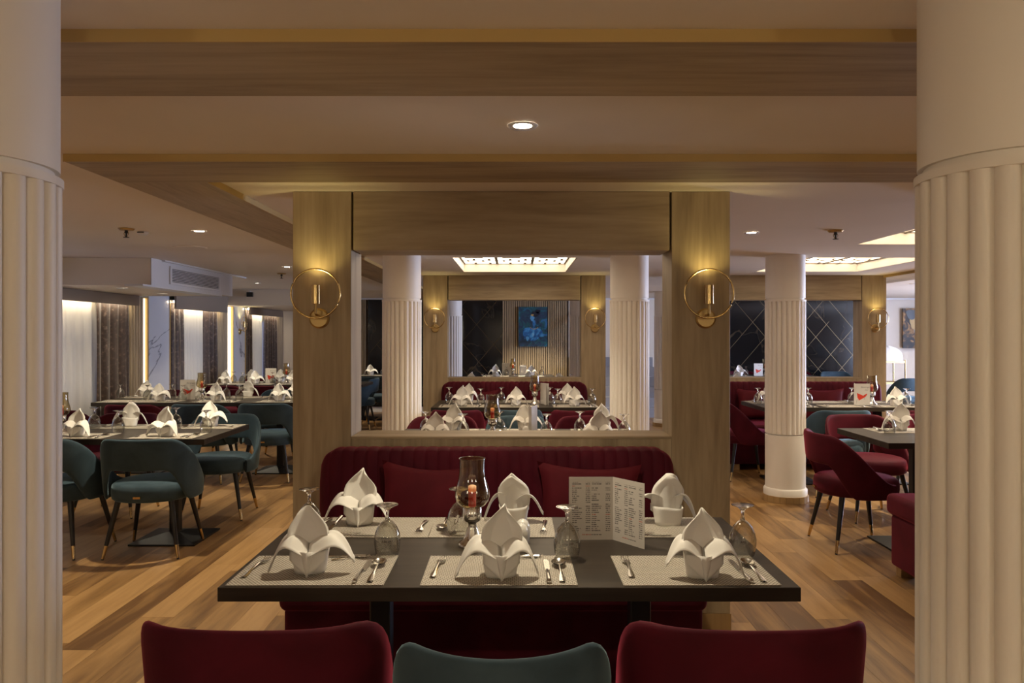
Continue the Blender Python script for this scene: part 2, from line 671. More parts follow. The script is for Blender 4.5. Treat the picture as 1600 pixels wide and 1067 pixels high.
def coffer(x0, x1, y0, y1, label):
    t = empty('ceiling_coffer', ((x0 + x1) / 2, (y0 + y1) / 2, ZC))
    tag(t, label, 'ceiling light', 'lit lattice coffers in the ceiling')
    hx, hy, hz = (x1 - x0) / 2, (y1 - y0) / 2, 0.075
    for sx in (-1, 1):
        MB().box(min(sx * hx - sx * 0.003, sx * hx - sx * 0.012), max(sx * hx - sx * 0.003, sx * hx - sx * 0.012), -hy + 0.003, hy - 0.003, 0.001, hz + 0.02).build('side_wall', 'column_paint', t)
        MB().box(-hx + 0.012, hx - 0.012, min(sx * hy - sx * 0.003, sx * hy - sx * 0.012), max(sx * hy - sx * 0.003, sx * hy - sx * 0.012), 0.001, hz + 0.02).build('side_wall', 'column_paint', t)
    MB().box(-hx - 0.01, hx + 0.01, -hy - 0.01, hy + 0.01, hz + 0.021, hz + 0.03).build('light_panel', 'panel_light', t)
    nx, ny = 3, 4
    lx, ly = 2 * hx / nx, 2 * hy / ny
    z0, z1 = hz + 0.010, hz + 0.018
    bw = 0.014
    for i in range(nx + 1):
        x = min(max(-hx + lx * i, -hx + bw), hx - bw)
        MB().box(x - bw, x + bw, -hy, hy, z0, z1).build('mullion', 'lattice_wood', t)
    mcx = MB().box(-lx / 2 + bw, lx / 2 - bw, -0.009, 0.009, z0 + 0.002, z1 - 0.002).mesh('crossbar', 'lattice_wood')
    mb1 = MB().box(-0.013, 0.013, -ly * 0.18, ly * 0.18, z0 + 0.003, z1 - 0.003).mesh('lattice_bar', 'lattice_wood')
    mb2 = MB().box(-lx * 0.2, lx * 0.2, -0.012, 0.012, z0 + 0.003, z1 - 0.003).mesh('lattice_bar', 'lattice_wood')
    for i in range(nx):
        cx = -hx + lx * (i + 0.5)
        for j in range(ny + 1):
            inst('crossbar', mcx, t, (cx, min(max(-hy + ly * j, -hy + 0.01), hy - 0.01), 0))
        for j in range(ny):
            cy = -hy + ly * (j + 0.5)
            for s in (-1, 1):
                inst('lattice_bar', mb1, t, (cx + s * lx * 0.30, cy + s * ly * 0.32, 0))
                inst('lattice_bar', mb1, t, (cx - s * lx * 0.12, cy + s * ly * 0.30, 0))
                inst('lattice_bar', mb2, t, (cx + s * lx * 0.1, cy + s * ly * 0.16, 0))
    return t


for p, l in zip(panels, ('lit lattice ceiling coffer in front of the blue portrait', 'lit lattice ceiling coffer over the table behind the first partition',
                         'lit lattice ceiling coffer over the red-bird menu table', 'lit lattice ceiling coffer over the table with the dark red bench')):
    coffer(*p, l)

# ------------------------------------------------------------------ walls
def structure(mb, name, mat, label, cat='wall', **kw):
    o = mb.build(name, mat, **kw)
    return tag(o, label, cat, kind='structure')


structure(MB().box(XL, XR, YB - 0.1, YB, -0.05, ZC + 0.04), 'wall_rear', 'cream_wall', 'plain cream wall behind the camera')
# right wall, with assumed windows added to let in the cool light
mb = MB()
assumed_wins_r = [(8.6, 11.05), (11.45, 13.85)]
for a, b, c, d in rects_minus(YB, YF, -0.05, ZC + 0.04, [(a, b, 0.45, 1.95) for a, b in assumed_wins_r]):
    mb.box(XR, XR + 0.12, a, b, c, d)
structure(mb, 'wall_right', 'cream_wall', 'cream side wall with tall windows beyond the right-hand tables')
for k, (a, b) in enumerate(assumed_wins_r):
    t = empty('window_%d' % (k + 4), (XR + 0.05, (a + b) / 2, 0.45))  # assumed window, never in view; added as source of the cool tint
    tag(t, 'daylight window in the far side wall, %s' % ('nearer one', 'the one by the end wall')[k], 'window', kind='structure')
    L = (b - a) / 2
    for y0, y1, z0, z1 in ((-L, -L + 0.05, 0, 1.5), (L - 0.05, L, 0, 1.5), (-L, L, 0, 0.05), (-L, L, 1.45, 1.5), (-0.02, 0.02, 0, 1.5)):
        MB().box(-0.03, 0.03, y0, y1, z0, z1).build('window_frame', 'white_paint', t)
    for s in (-1, 1):
        MB().box(-0.003, 0.003, min(s * 0.03, s * (L - 0.05)), max(s * 0.03, s * (L - 0.05)), 0.05, 1.45).build('pane', 'glass_pane', t)

# back wall
structure(MB().box(XL, XR, YF, YF + 0.1, -0.05, ZC + 0.04), 'wall_back', 'cream_wall', 'cream end wall behind the marble and slat panels')


def marble_panel(x0, x1, z0, z1, name, label, lines):
    t = empty(name, ((x0 + x1) / 2, YF, z0))
    tag(t, label, 'wall panel', kind='structure')
    hx, h = (x1 - x0) / 2, z1 - z0
    MB().box(-hx, hx, -0.03, -0.002, 0, h).build('marble_slab', 'marble_black', t)
    for (ax, az, bx, bz) in lines:
        a, b = Vector((ax, 0, az)), Vector((bx, 0, bz))
        d = (b - a).normalized()
        n = Vector((-d.z, 0, d.x)) * 0.0024
        q = [a - n, b - n, b + n, a + n]
        m2 = MB()
        m2.v = [(p.x, -0.034, p.z) for p in q] + [(p.x, -0.031, p.z) for p in q]
        m2.f = [(0, 1, 2, 3), (7, 6, 5, 4), (0, 4, 5, 1), (1, 5, 6, 2), (2, 6, 7, 3), (3, 7, 4, 0)]
        m2.build('brass_inlay', 'inlay', t)
    return t


def diag_lines(hx, h, step, seed):
    r2 = random.Random(seed)
    out = []
    k = -hx - h
    while k < hx:
        for s in (1, -1):
            if r2.random() < 0.12:
                continue
            # line x = s*(k + z*0.86)
            zs = []
            z0, z1 = 0.02, h - 0.02
            lo, hi = (-hx - k) / 0.86, (hx - k) / 0.86
            z0, z1 = max(z0, lo), min(z1, hi)
            if r2.random() < 0.5:
                if r2.random() < 0.5:
                    z0 += (z1 - z0) * r2.random() * 0.5
                else:
                    z1 -= (z1 - z0) * r2.random() * 0.5
            if z1 - z0 > 0.15:
                out.append((s * (k + z0 * 0.86), z0, s * (k + z1 * 0.86), z1))
        k += step * (0.75 + 0.5 * r2.random())
    return out


marble_panel(-2.76, -0.26, 0.1, 2.088, 'trim_20', 'black marble wall panel with crossing brass lines beside the blue portrait', diag_lines(1.25, 1.99, 0.52, 3))
marble_panel(2.7, 6.55, 0.1, 2.088, 'trim_21', 'wide black marble wall panel with crossing brass lines behind the red benches', diag_lines(1.925, 1.99, 0.52, 11))


def slat_panel(x0, x1, name, label, w_=0.028, g=0.012):
    t = empty(name, (x0, YF, 0))
    tag(t, label, 'wall panel', kind='structure')
    MB().box(0, x1 - x0, -0.02, -0.002, 0.0, 2.088).build('backing', 'subfloor', t)
    me = MB().box(0, w_, -0.045, -0.02, 0.0, 2.088).mesh('slat', 'oak_z')
    x = 0.0
    while x + w_ <= x1 - x0:
        inst('slat', me, t, (x, 0, 0))
        x += w_ + g
    return t


slat_panel(-0.255, 0.97, 'trim_22', 'ribbed oak slat wall panel carrying the blue portrait')
slat_panel(-3.35, -2.77, 'trim_23', 'narrow ribbed oak slat panel at the far end of the window side')
slat_panel(6.56, 6.80, 'trim_24', 'narrow ribbed oak slat strip beside the black and gold portrait')
# cornice at the far wall
t = empty('trim_25')
tag(t, 'white stepped cornice along the top of the end wall', 'cornice', kind='structure')
MB().box(-3.2, XR, YF - 0.12, YF - 0.05, 2.097, 2.1115).build('moulding', 'white_paint', t)
MB().box(-3.2, XR, YF - 0.08, YF - 0.046, 2.089, 2.097).build('moulding', 'white_paint', t)

# ------------------------------------------------------------------ window side wall
ZT = 1.815
WINS = [(5.6, 8.61), (9.54, 11.24), (12.2, 13.9)]
mb = MB()
for a, b, c, d in rects_minus(YB, YF, -0.05, ZC + 0.04, [(a + 0.15, b - 0.15, 0.62, 1.72) for a, b in WINS]):
    mb.box(XL - 0.12, XL, a, b, c, d)
structure(mb, 'wall_left', 'cream_wall', 'cream window wall behind the brown curtains')
WN = ('nearest the camera', 'between the two marble piers', 'closest to the end wall')
for k, (a, b) in enumerate(WINS):
    t = empty('window_%d' % (k + 1), (XL - 0.06, (a + b) / 2, 0.62))
    tag(t, 'curtained window %s' % WN[k], 'window', kind='structure')
    L = (b - a) / 2 - 0.15
    for y0, y1, z0, z1 in ((-L, -L + 0.05, 0, 1.1), (L - 0.05, L, 0, 1.1), (-L, L, 0, 0.05), (-L, L, 1.05, 1.1)):
        MB().box(-0.03, 0.03, y0, y1, z0, z1).build('window_frame', 'white_paint', t)
    MB().box(-0.003, 0.003, -L + 0.05, L - 0.05, 0.05, 1.05).build('pane', 'glass_pane', t)
    # pelmet with a hidden strip lamp
    p = empty('pelmet', (XL, (a + b) / 2, ZT - 0.03))
    tag(p, 'tan pelmet box over the curtains of the window %s' % WN[k], 'pelmet', 'pelmets over the windows')
    H = (b - a) / 2
    MB().box(0.20, 0.225, -H, H, -0.03, 0.32 if k == 1 else 0.083).build('pelmet_board', 'pelmet_paint', p)
    MB().box(0.004, 0.20, -H, H, 0.072, 0.083).build('pelmet_top', 'ceiling_paint', p)
    MB().box(0.165, 0.185, -H + 0.05, H - 0.05, 0.05, 0.071).build('strip_lamp', 'pelmet_led', p)


def curtain(y0, y1, depth, mat, label, x, waves, amp, pinch=0.0, seed=1):
    r2 = random.Random(seed)
    ph = [r2.random() * 6.28 for _ in range(5)]
    zt = ZT + 0.02
    def fn(u, v):
        z = 0.012 + (zt - 0.012) * v
        sway = pinch * math.sin(PI * (1 - v)) * (u - 0.5)
        y = y0 + (y1 - y0) * u + sway
        a = amp * (1 - 0.25 * v)
        xx = x + a * math.sin(2 * PI * waves * u + ph[0] + 0.5 * math.sin(3 * v + ph[1])) + 0.3 * a * math.sin(2 * PI * waves * 2.1 * u + ph[2] + v)
        return (xx, y, z)
    o = MB().grid(fn, int(waves * 10), 10).build('curtain', mat, smooth=True, solidify=0.003)
    o.location = (0, 0, 0)
    return tag(o, label, 'curtain', 'window curtains')


cx0 = XL + 0.09
curtain(6.6, 8.02, 0.1, 'curtain_sheer', 'long white sheer curtain on the window nearest the camera', cx0 - 0.02, 9, 0.016, 0.0, 1)
curtain(7.92, 8.60, 0.1, 'curtain_brown', 'brown patterned curtain beside the glowing ribbed pilaster', cx0 + 0.02, 4, 0.032, 0.0, 2)
curtain(9.56, 9.97, 0.1, 'curtain_brown', 'brown curtain hanging against the veined white marble pier', cx0 + 0.02, 3, 0.032, 0.05, 3)
curtain(9.95, 10.68, 0.1, 'curtain_sheer', 'white sheer curtain between two brown curtains, middle window', cx0 - 0.02, 7, 0.016, 0.0, 4)
curtain(10.70, 11.10, 0.1, 'curtain_brown', 'brown curtain of the middle window next to the light strip', cx0 + 0.02, 3, 0.032, 0.04, 5)
curtain(12.24, 12.62, 0.1, 'curtain_brown', 'brown curtain just past the wall lamp on the marble pier', cx0 + 0.02, 3, 0.032, 0.03, 6)
curtain(12.60, 13.18, 0.1, 'curtain_sheer', 'bluish white sheer curtain of the farthest window', cx0 - 0.02, 7, 0.016, 0.0, 7)
curtain(13.18, 13.86, 0.1, 'curtain_brown', 'brown curtain at the far end of the window wall', cx0 + 0.02, 5, 0.032, 0.0, 8)


def pilaster(y0, y1, led0, led1, name, label):
    t = empty(name, (XL, y0, 0))
    tag(t, label, 'wall panel', kind='structure')
    MB().box(0.002, 0.10, 0, led0 - y0, 0, ZT + 0.05).build('backing', 'oak_z', t)
    n = max(2, int((led0 - y0) / 0.055))
    w_ = (led0 - y0) / n
    me = MB().lathe([(w_ * 0.42, 0.0), (w_ * 0.42, ZT + 0.05)], 10).mesh('slat', 'oak_z', smooth=0.8)
    for i in range(n):
        inst('slat', me, t, (0.10, w_ * (i + 0.5), 0))
    MB().box(0.06, 0.11, led0 - y0 + 0.012, led1 - y0 - 0.022, 0.1, ZT + 0.04).build('light_strip', 'led_strip', t)
    MB().box(0.002, 0.145, led1 - y0 - 0.02, led1 - y0, 0, ZT + 0.05).build('gold_profile', 'gold_profile', t)


pilaster(8.62, 8.99, 8.925, 8.99, 'trim_30', 'ribbed oak pilaster with a glowing vertical light strip, nearer one')
pilaster(11.10, 11.69, 11.53, 11.69, 'trim_31', 'ribbed pilaster with a broad glowing light strip, by the middle window')
t = empty('trim_32', (XL, 13.9, 0))
tag(t, 'ribbed oak pilaster in the far corner of the window wall', 'wall panel', kind='structure')
MB().box(0.002, 0.10, 0, 0.39, 0, ZC - 0.26).build('backing', 'oak_z', t)
me = MB().lathe([(0.02, 0.0), (0.02, ZC - 0.26)], 10).mesh('slat', 'oak_z', smooth=0.8)
for i in range(7):
    inst('slat', me, t, (0.10, 0.028 + 0.055 * i, 0))
for n, (a, b, l) in enumerate(((9.0, 9.535, 'white veined marble pier between the first two windows'), (11.70, 12.19, 'white veined marble pier carrying the ringed wall lamp'))):
    mbx = MB().box(XL + 0.002, XL + 0.14, a, b, 0, ZC)
    structure(mbx, 'trim_%d' % (40 + n), 'marble_white', l, 'pier')
    mbx = MB().box(XL + 0.002, XL + 0.15, b, b + 0.018, 0, ZT + 0.05)
    structure(mbx, 'trim_%d' % (44 + n), 'gold_profile', 'thin gold upright edging the %s' % ('marble pier nearer the camera', 'marble pier with the wall lamp')[n], 'trim')

# bulkhead boxes under the ceiling on the window side
def bulkhead(n, y0, y1, label, x1=-3.24, zb=1.871):
    t = empty('trim_%d' % n)
    tag(t, label, 'bulkhead', kind='structure')
    MB().box(XL + 0.001, x1, y0, y1, zb, ZC - 0.001).build('box_panel', 'ceiling_paint', t)
    return t


b1 = bulkhead(50, 6.80, 8.74, 'boxed ceiling bulkhead holding the air grille')
MB().box(-3.239, -3.233, 6.80, 8.74, 1.869, ZC - 0.002).build('side_panel', 'white_paint', b1)
MB().box(-3.232, -3.20, 7.0, 9.1, ZC - 0.014, ZC - 0.001).build('ledge', 'white_paint', b1)
MB().box(-3.38, -3.22, 6.62, 8.40, 1.852, 1.868).build('ledge', 'white_paint', b1)
bulkhead(51, 11.4, 14.29, 'cream bulkhead over the farthest window')
# air grille
t = empty('air_grille', (-3.233, 7.75, 1.985))
tag(t, 'white slatted air grille on the side of the ceiling bulkhead', 'air vent')
MB().box(0.0005, 0.004, -0.57, 0.57, -0.065, 0.065).build('dark_back', 'dark_void', t)
for z0, z1 in ((-0.085, -0.062), (0.062, 0.085)):
    MB().box(0.0005, 0.014, -0.60, 0.60, z0, z1).build('frame', 'white_paint', t)
for s in (-1, 1):
    MB().box(0.0005, 0.014, s * 0.585 - 0.018, s * 0.585 + 0.018, -0.062, 0.062).build('frame', 'white_paint', t)
me = MB().box(0.004, 0.012, -0.567, 0.567, -0.0034, 0.0034).mesh('slat', 'white_paint')
for i in range(8):
    inst('slat', me, t, (0, 0, -0.0525 + 0.015 * i))

# ------------------------------------------------------------------ columns
def column(x, y, label, r=0.165):
    t = empty('column', (x, y, 0))
    tag(t, label, 'column', 'fluted cream columns', kind='structure')
    zr, zb = 1.7255, 0.575
    SEG = 24 * 8
    def ring(rad, z):
        return [(rad * math.cos(2 * PI * i / SEG), rad * math.sin(2 * PI * i / SEG), z) for i in range(SEG)]
    MB().lathe([(r, zr + 0.018), (r, ZC - 0.0)], 64).build('upper_drum', 'column_paint', t, smooth=0.8)
    def fn(u, v):
        a = 2 * PI * u
        s = abs(math.sin(12 * a))
        rr = r + 0.004 - 0.016 * (1 - s ** 0.45)
        z = zb + 0.008 + (zr - 0.012 - zb - 0.008) * v
        return (rr * math.cos(a), rr * math.sin(a), z)
    MB().grid(fn, SEG, 1, True).build('fluted_shaft', 'column_paint', t, smooth=0.9)
    MB().lathe([(r - 0.012, zr - 0.012), (r + 0.006, zr - 0.012), (r + 0.006, zr + 0.004), (r - 0.01, zr + 0.006), (r - 0.01, zr + 0.018)], 64).build('collar', 'column_paint', t, smooth=0.7)
    MB().lathe([(r + 0.002, 0.115), (r + 0.002, zb - 0.004), (r - 0.012, zb - 0.002), (r - 0.012, zb + 0.009)], 64).build('lower_drum', 'column_paint', t, smooth=0.7)
    MB().lathe([(r + 0.016, 0.055), (r + 0.016, 0.105), (r + 0.006, 0.118)], 64).build('base_moulding', 'column_paint', t, smooth=0.7)
    # staves of the wooden plinth
    ns = 22
    me = MB().box(-PI * (r + 0.026) / ns + 0.001, PI * (r + 0.026) / ns - 0.001, -0.012, 0.008, 0.0005, 0.056).mesh('stave', 'plinth_wood')
    for i in range(ns):
        a = 2 * PI * i / ns
        inst('stave', me, t, ((r + 0.018) * math.cos(a), (r + 0.018) * math.sin(a), 0), (0, 0, a - PI / 2))
    return t


column(-1.051, 1.448, 'near fluted cream column cropped at the picture edge, teal chairs beside it')
column(0.935, 1.437, 'near fluted cream column cropped at the picture edge, dark red bench beside it')
column(-0.992, 6.65, 'fluted column seen through the first partition, window side')
column(0.978, 6.65, 'fluted column seen through the first partition, side away from the windows')
column(2.327, 6.65, 'free-standing fluted column with wooden plinth beside the dark red chair')
column(-1.0, 11.77, 'slim distant fluted column against the black marble beyond second partition')
column(0.98, 11.77, 'slim distant fluted column beside the blue portrait')
column(2.34, 12.1, 'distant fluted column glimpsed between near partition post and portal column')

# ------------------------------------------------------------------ oak partitions
def partition(xc, y, label):
    t = empty('wooden_partition', (xc, y, 0))
    tag(t, label, 'partition', 'oak portal partitions', kind='structure')
    HO, HI = 1.045, 0.766
    for s in (-1, 1):
        x0, x1 = sorted((s * HI, s * HO))
        MB().box(x0, x1, 0, PT, 0.095, ZC - 0.001).build('pillar', 'oak_z', t, bevel=0.002, seg=1)
        MB().box(x0 - 0.004, x1 + 0.004, -0.004, PT + 0.004, 0.0005, 0.095).build('baseboard', 'plinth_wood', t)
    MB().box(-HI + 0.011, HI - 0.011, -0.003, PT, 1.831, ZC - 0.001).build('header', 'oak_x', t, bevel=0.002, seg=1)
    MB().box(-HI + 0.001, HI - 0.001, 0.002, PT - 0.002, 0.0005, 0.93).build('panel', 'oak_z', t)
    MB().box(-HI + 0.001, HI - 0.001, 0.0, PT, 0.93, 0.941).build('sill', 'oak_x', t, bevel=0.001, seg=1)
    return t


partition(-0.024, PD[0], 'oak portal partition with ringed wall lamps behind the main table')
partition(-0.024, PD[1], 'second oak portal partition farther back framing the blue portrait')
partition(3.19, PD[0], 'oak portal partition behind the near column on the bench side')
partition(3.19, PD[1], 'pale oak portal partition in front of the wide black marble')

# ------------------------------------------------------------------ wall lamps
def sconce(x, y, z, label, rz=0.0, light=1.15):
    t = empty('wall_sconce', (x, y, z), rz)
    tag(t, label, 'wall lamp', 'ringed brass wall lamps')
    # local: wall in the xz plane at y=0, room towards -y; ring centre at z=0
    m = MB().lathe([(0.004, 0.0), (0.048, 0.0), (0.048, 0.008), (0.040, 0.015), (0.004, 0.016)], 40)
    m.v = [(vx, -vz, vy - 0.115) for vx, vy, vz in m.v]
    m.build('back_plate', 'brass_dull', t, smooth=0.6)
    MB().tube([(0.115 * math.sin(2 * PI * i / 64), -0.075, 0.115 * math.cos(2 * PI * i / 64)) for i in range(64)], 0.0045, 8, True).build('ring', 'brass', t, smooth=True)
    MB().tube([(0, -0.016, -0.10), (0, -0.06, -0.10), (0, -0.072, -0.092), (0, -0.072, -0.045)], 0.0065, 10).build('arm', 'brass_dull', t, smooth=0.8)
    MB().lathe([(0.008, -0.05), (0.021, -0.048), (0.021, 0.040), (0.017, 0.040), (0.017, 0.030)], 24, (0, -0.072)).build('lamp_tube', 'brass', t, smooth=0.6)
    MB().lathe([(0.001, 0.028), (0.016, 0.028), (0.016, 0.034), (0.001, 0.036)], 20, (0, -0.072)).build('bulb', 'sconce_bulb', t, smooth=True)
    ld = bpy.data.lights.new('sconce_light', 'SPOT')
    ld.energy = light
    ld.color = (1.0, 0.80, 0.30)
    ld.spot_size = R(125)
    ld.spot_blend = 0.9
    ld.shadow_soft_size = 0.012
    lo = bpy.data.objects.new('sconce_light', ld)
    COL.objects.link(lo)
    lo.parent = t
    lo.location = (0, -0.072, 0.045)
    lo.rotation_euler = (R(180), 0, 0)
    return t


sconce(-0.941, PD[0] - 0.0005, 1.62, 'ringed brass wall lamp on the oak pillar towards the windows, main table')
sconce(0.902, PD[0] - 0.0005, 1.62, 'ringed brass wall lamp on the oak pillar away from the windows, main table')
sconce(-0.93, PD[1] - 0.0005, 1.62, 'small ringed wall lamp on the second partition, window-side pillar')
sconce(0.895, PD[1] - 0.0005, 1.62, 'small ringed wall lamp on the second partition, pillar right of blue portrait')
sconce(4.105, PD[1] - 0.0005, 1.62, 'small ringed wall lamp on the pale oak pillar by the gold portrait')
sconce(XL + 0.141, 11.95, 1.60, 'ringed wall lamp on the white marble pier between curtains', R(90), 1.2)

# ------------------------------------------------------------------ ceiling fittings
def downlight(x, y, z, label, energy=DOWN_W, spot=110, soft=0.03, col=WARM):
    t = empty('downlight', (x, y, z))
    tag(t, label, 'ceiling light', 'round recessed downlights')
    MB().lathe([(0.030, -0.002), (0.046, -0.006), (0.050, -0.0005)], 32, cap=False).build('ring', 'white_paint', t, smooth=True)
    MB().lathe([(0.001, -0.0015), (0.031, -0.0015), (0.031, -0.0005), (0.001, -0.0005)], 24).build('lens', 'lamp_lens', t)
    ld = bpy.data.lights.new('downlight_lamp', 'SPOT')
    ld.energy = energy
    ld.color = col
    ld.spot_size = R(spot)
    ld.spot_blend = 0.8
    ld.shadow_soft_size = soft
    lo = bpy.data.objects.new('downlight_lamp', ld)
    COL.objects.link(lo)
    lo.parent = t
    lo.location = (0, 0, -0.03)
    return t


downlight(0.02, 2.517, ZC, 'bright downlight in the ceiling right above the main table', DOWN_W * 0.72)
downlight(-2.09, 5.06, ZC, 'downlight above the table with teal chairs', DOWN_W * 1.35)
downlight(1.57, 5.13, ZC, 'downlight between the near oak pillar and the bench table', DOWN_W * 0.5)
downlight(-3.0, 2.6, ZC, 'downlight out of the picture beside the near column, window side', DOWN_W * 1.35)  # unseen lamp added to lift the near window side
downlight(3.3, 2.5, ZC, 'downlight out of the picture beside the near column, bench side', DOWN_W * 1.5)  # unseen lamp added to lift the near bench side
downlight(0.0, 0.0, ZC, 'downlight straight above the camera', DOWN_W * 0.6)  # added overhead fill, out of view
downlight(-3.40, 10.07, ZC, 'downlight above the farthest window table', DOWN_W * 0.8)
downlight(-2.3, 7.7, ZC, 'downlight hidden by the oak pillar above the long table', DOWN_W * 0.7)  # hidden lamp added to carry the ceiling grid of lights on
downlight(5.27, 10.2, ZC, 'downlight glimpsed at the near column edge far back', DOWN_W)
downlight(-2.2, 12.8, ZC, 'downlight above the back corner table', DOWN_W * 0.7)  # out-of-sight lamp added for the back corner
downlight(0.3, 13.2, ZC, 'downlight washing the blue portrait wall', DOWN_W * 2.6)  # added to brighten the slat wall and painting, not visible itself
downlight(7.3, 13.3, ZC, 'downlight washing the gold portrait wall', DOWN_W * 0.35)  # added for warm light on the cream end wall, out of view
downlight(0.0, 6.15, ZC, 'downlight above the teal chair behind the first partition', DOWN_W * 0.7)  # extra lamp added out of sight behind the header to light the middle bay
downlight(3.55, 6.2, ZC, 'downlight above the aisle between the two bench-side tables', DOWN_W * 1.6)  # extra lamp added behind the near column to light the bench side
downlight(4.9, 8.0, ZC, 'downlight beside the pale oak pillar, hidden by the near column', DOWN_W * 1.0)  # another added bench-side fill, out of sight
downlight(3.2, 10.9, ZC, 'downlight behind the pale oak partition', DOWN_W * 0.6)  # added lamp behind the header, lights the rear bay
downlight(-3.72, 7.25, 1.871, 'small downlight under the air grille bulkhead near its front', DOWN_W * 0.25, 120)
downlight(-3.78, 8.2, 1.871, 'small downlight under the air grille bulkhead near its back', DOWN_W * 0.2, 120)
downlight(-3.55, 12.6, 1.871, 'small downlight under the bulkhead of the farthest window', DOWN_W * 0.25, 120)


def pendant(x, y, label, energy=34.0):  # globe lamps added behind the camera as ambient fill
    t = empty('globe_pendant', (x, y, ZC))
    tag(t, label, 'pendant lamp', 'frosted globe pendants behind the camera')
    MB().lathe([(0.05, -0.0005), (0.05, -0.012), (0.012, -0.016)], 24).build('rose', 'brass_dull', t, smooth=0.5)
    MB().tube([(0, 0, -0.014), (0, 0, -0.40)], 0.004, 8).build('rod', 'brass_dull', t)
    MB().lathe([(0.004, -0.39), (0.022, -0.39), (0.024, -0.42), (0.02, -0.425)], 20).build('cap', 'brass', t, smooth=0.7)
    g = MB().lathe([(0.10 * math.sin(PI * i / 16) + 0.0005, -0.52 + 0.10 * math.cos(PI * i / 16)) for i in range(17)], 28).build('globe', 'globe_glow', t, smooth=True)
    return t


emit('globe_glow', (1.0, 0.86, 0.60), 23.5)  # glow of the added fill globes
pendant(-2.1, -0.9, 'frosted globe pendant lamp behind the camera, window side')
pendant(0.0, -1.3, 'frosted globe pendant lamp straight behind the camera')
pendant(2.1, -0.9, 'frosted globe pendant lamp behind the camera, bench side')


def sprinkler(x, y, label):
    t = empty('sprinkler', (x, y, ZC))
    tag(t, label, 'sprinkler', 'ceiling sprinklers')
    MB().lathe([(0.05, -0.0005), (0.05, -0.003), (0.042, -0.012), (0.012, -0.013)], 24).build('rose', 'brass_dull', t, smooth=0.5)
    MB().lathe([(0.010, -0.012), (0.010, -0.03), (0.005, -0.033), (0.005, -0.055), (0.018, -0.056), (0.018, -0.059)], 16).build('nozzle', 'black_metal', t, smooth=0.6)
    for s in (-1, 1):
        MB().tube([(s * 0.01, 0, -0.02), (s * 0.015, 0, -0.035), (s * 0.005, 0, -0.054)], 0.002, 6).build('yoke_arm', 'brass_dull', t)


sprinkler(-2.51, 4.94, 'fire sprinkler in the ceiling above the teal chairs')
sprinkler(2.09, 5.03, 'fire sprinkler in the ceiling above the dark red chair')
sprinkler(-2.6, 8.5, 'tiny fire sprinkler in the ceiling beyond the air grille')
t = empty('smoke_detector', (-2.48, 5.10, ZC))
tag(t, 'small white smoke detector beside the ceiling sprinkler', 'detector')
MB().lathe([(0.035, -0.0005), (0.035, -0.012), (0.026, -0.02)], 24).build('housing', 'white_paint', t, smooth=0.5)
MB().box(-0.022, 0.022, -0.036, -0.033, -0.011, -0.004).build('vent', 'screen_black', t)
o = MB().lathe([(0.125, -0.0005), (0.125, -0.004), (0.118, -0.006)], 48).build('access_hatch', 'ceiling_paint', loc=(-2.55, 6.0, ZC))
tag(o, 'round flush ceiling hatch beside the air grille', 'hatch')
o = empty('emergency_light', (-3.95, 11.392, 2.03))
tag(o, 'small dark emergency light on the cream bulkhead', 'emergency light')
MB().box(-0.045, 0.045, -0.03, 0.006, -0.035, 0.035).build('case', 'screen_black', o, bevel=0.004)
MB().box(-0.01, 0.01, -0.02, 0.0, 0.035, 0.055).build('bracket', 'white_paint', o)

# ------------------------------------------------------------------ paintings
def painting(x, z, wd, ht, name, label, kind):
    t = empty(name, (x, YF - 0.047, z))
    tag(t, label, 'painting')
    MB().box(-wd / 2, wd / 2, -0.03, 0, -ht / 2, ht / 2).build('canvas', 'paint_' + kind, t)

    def blob(cx, cz, rx, rz_, mat, nm, seed, lift):
        r2 = random.Random(seed)
        pts = []
        for i in range(26):
            a = 2 * PI * i / 26
            k = 1 + 0.13 * math.sin(3 * a + r2.random()) + 0.1 * (r2.random() - 0.5)
            pts.append((cx + rx * k * math.cos(a), cz + rz_ * k * math.sin(a)))
        m = MB().prism(pts, 0.0305 + lift, 0.0325 + lift)
        m.v = [(a, -c, b) for a, b, c in m.v]
        m.build(nm, mat, t)
    return t, blob


t, blob = painting(0.304, 1.585, 0.536, 0.735, 'portrait_painting', 'blue abstract portrait of a turned figure on the slat panel', 'blue')
blob(0.01, -0.13, 0.16, 0.12, 'paint_figure', 'torso', 1, 0)
blob(-0.03, -0.06, 0.14, 0.05, 'paint_figure', 'shoulders', 12, 0.001)
blob(0.16, -0.155, 0.095, 0.028, 'paint_figure', 'arm', 2, 0.002)
blob(-0.15, -0.13, 0.035, 0.09, 'paint_figure', 'arm', 7, 0.002)
blob(-0.10, -0.215, 0.03, 0.04, 'paint_sky', 'hand', 13, 0.003)
blob(0.02, 0.06, 0.028, 0.07, 'paint_figure', 'neck', 3, 0.001)
blob(-0.01, 0.165, 0.040, 0.058, 'paint_sky', 'face', 4, 0.003)
blob(-0.046, 0.155, 0.010, 0.014, 'paint_sky', 'nose', 14, 0.003)
blob(0.05, 0.235, 0.075, 0.050, 'paint_navy', 'hair', 5, 0.004)
blob(0.095, 0.285, 0.045, 0.035, 'paint_navy', 'hair_knot', 15, 0.004)
blob(-0.01, 0.215, 0.026, 0.018, 'gold_paint', 'brow', 6, 0.005)
for i in range(7):
    a = -0.9 + 0.3 * i
    blob(0.02 + 0.085 * math.sin(a), 0.03 - 0.075 * math.cos(a), 0.011, 0.008, 'brass_dull', 'necklace_bead', 20 + i, 0.005)
t, blob = painting(7.43, 1.555, 0.536, 0.735, 'portrait_painting', 'black and gold portrait painting at the edge of the end wall', 'gold')
blob(0.06, 0.08, 0.17, 0.24, 'paint_grey', 'face', 8, 0)
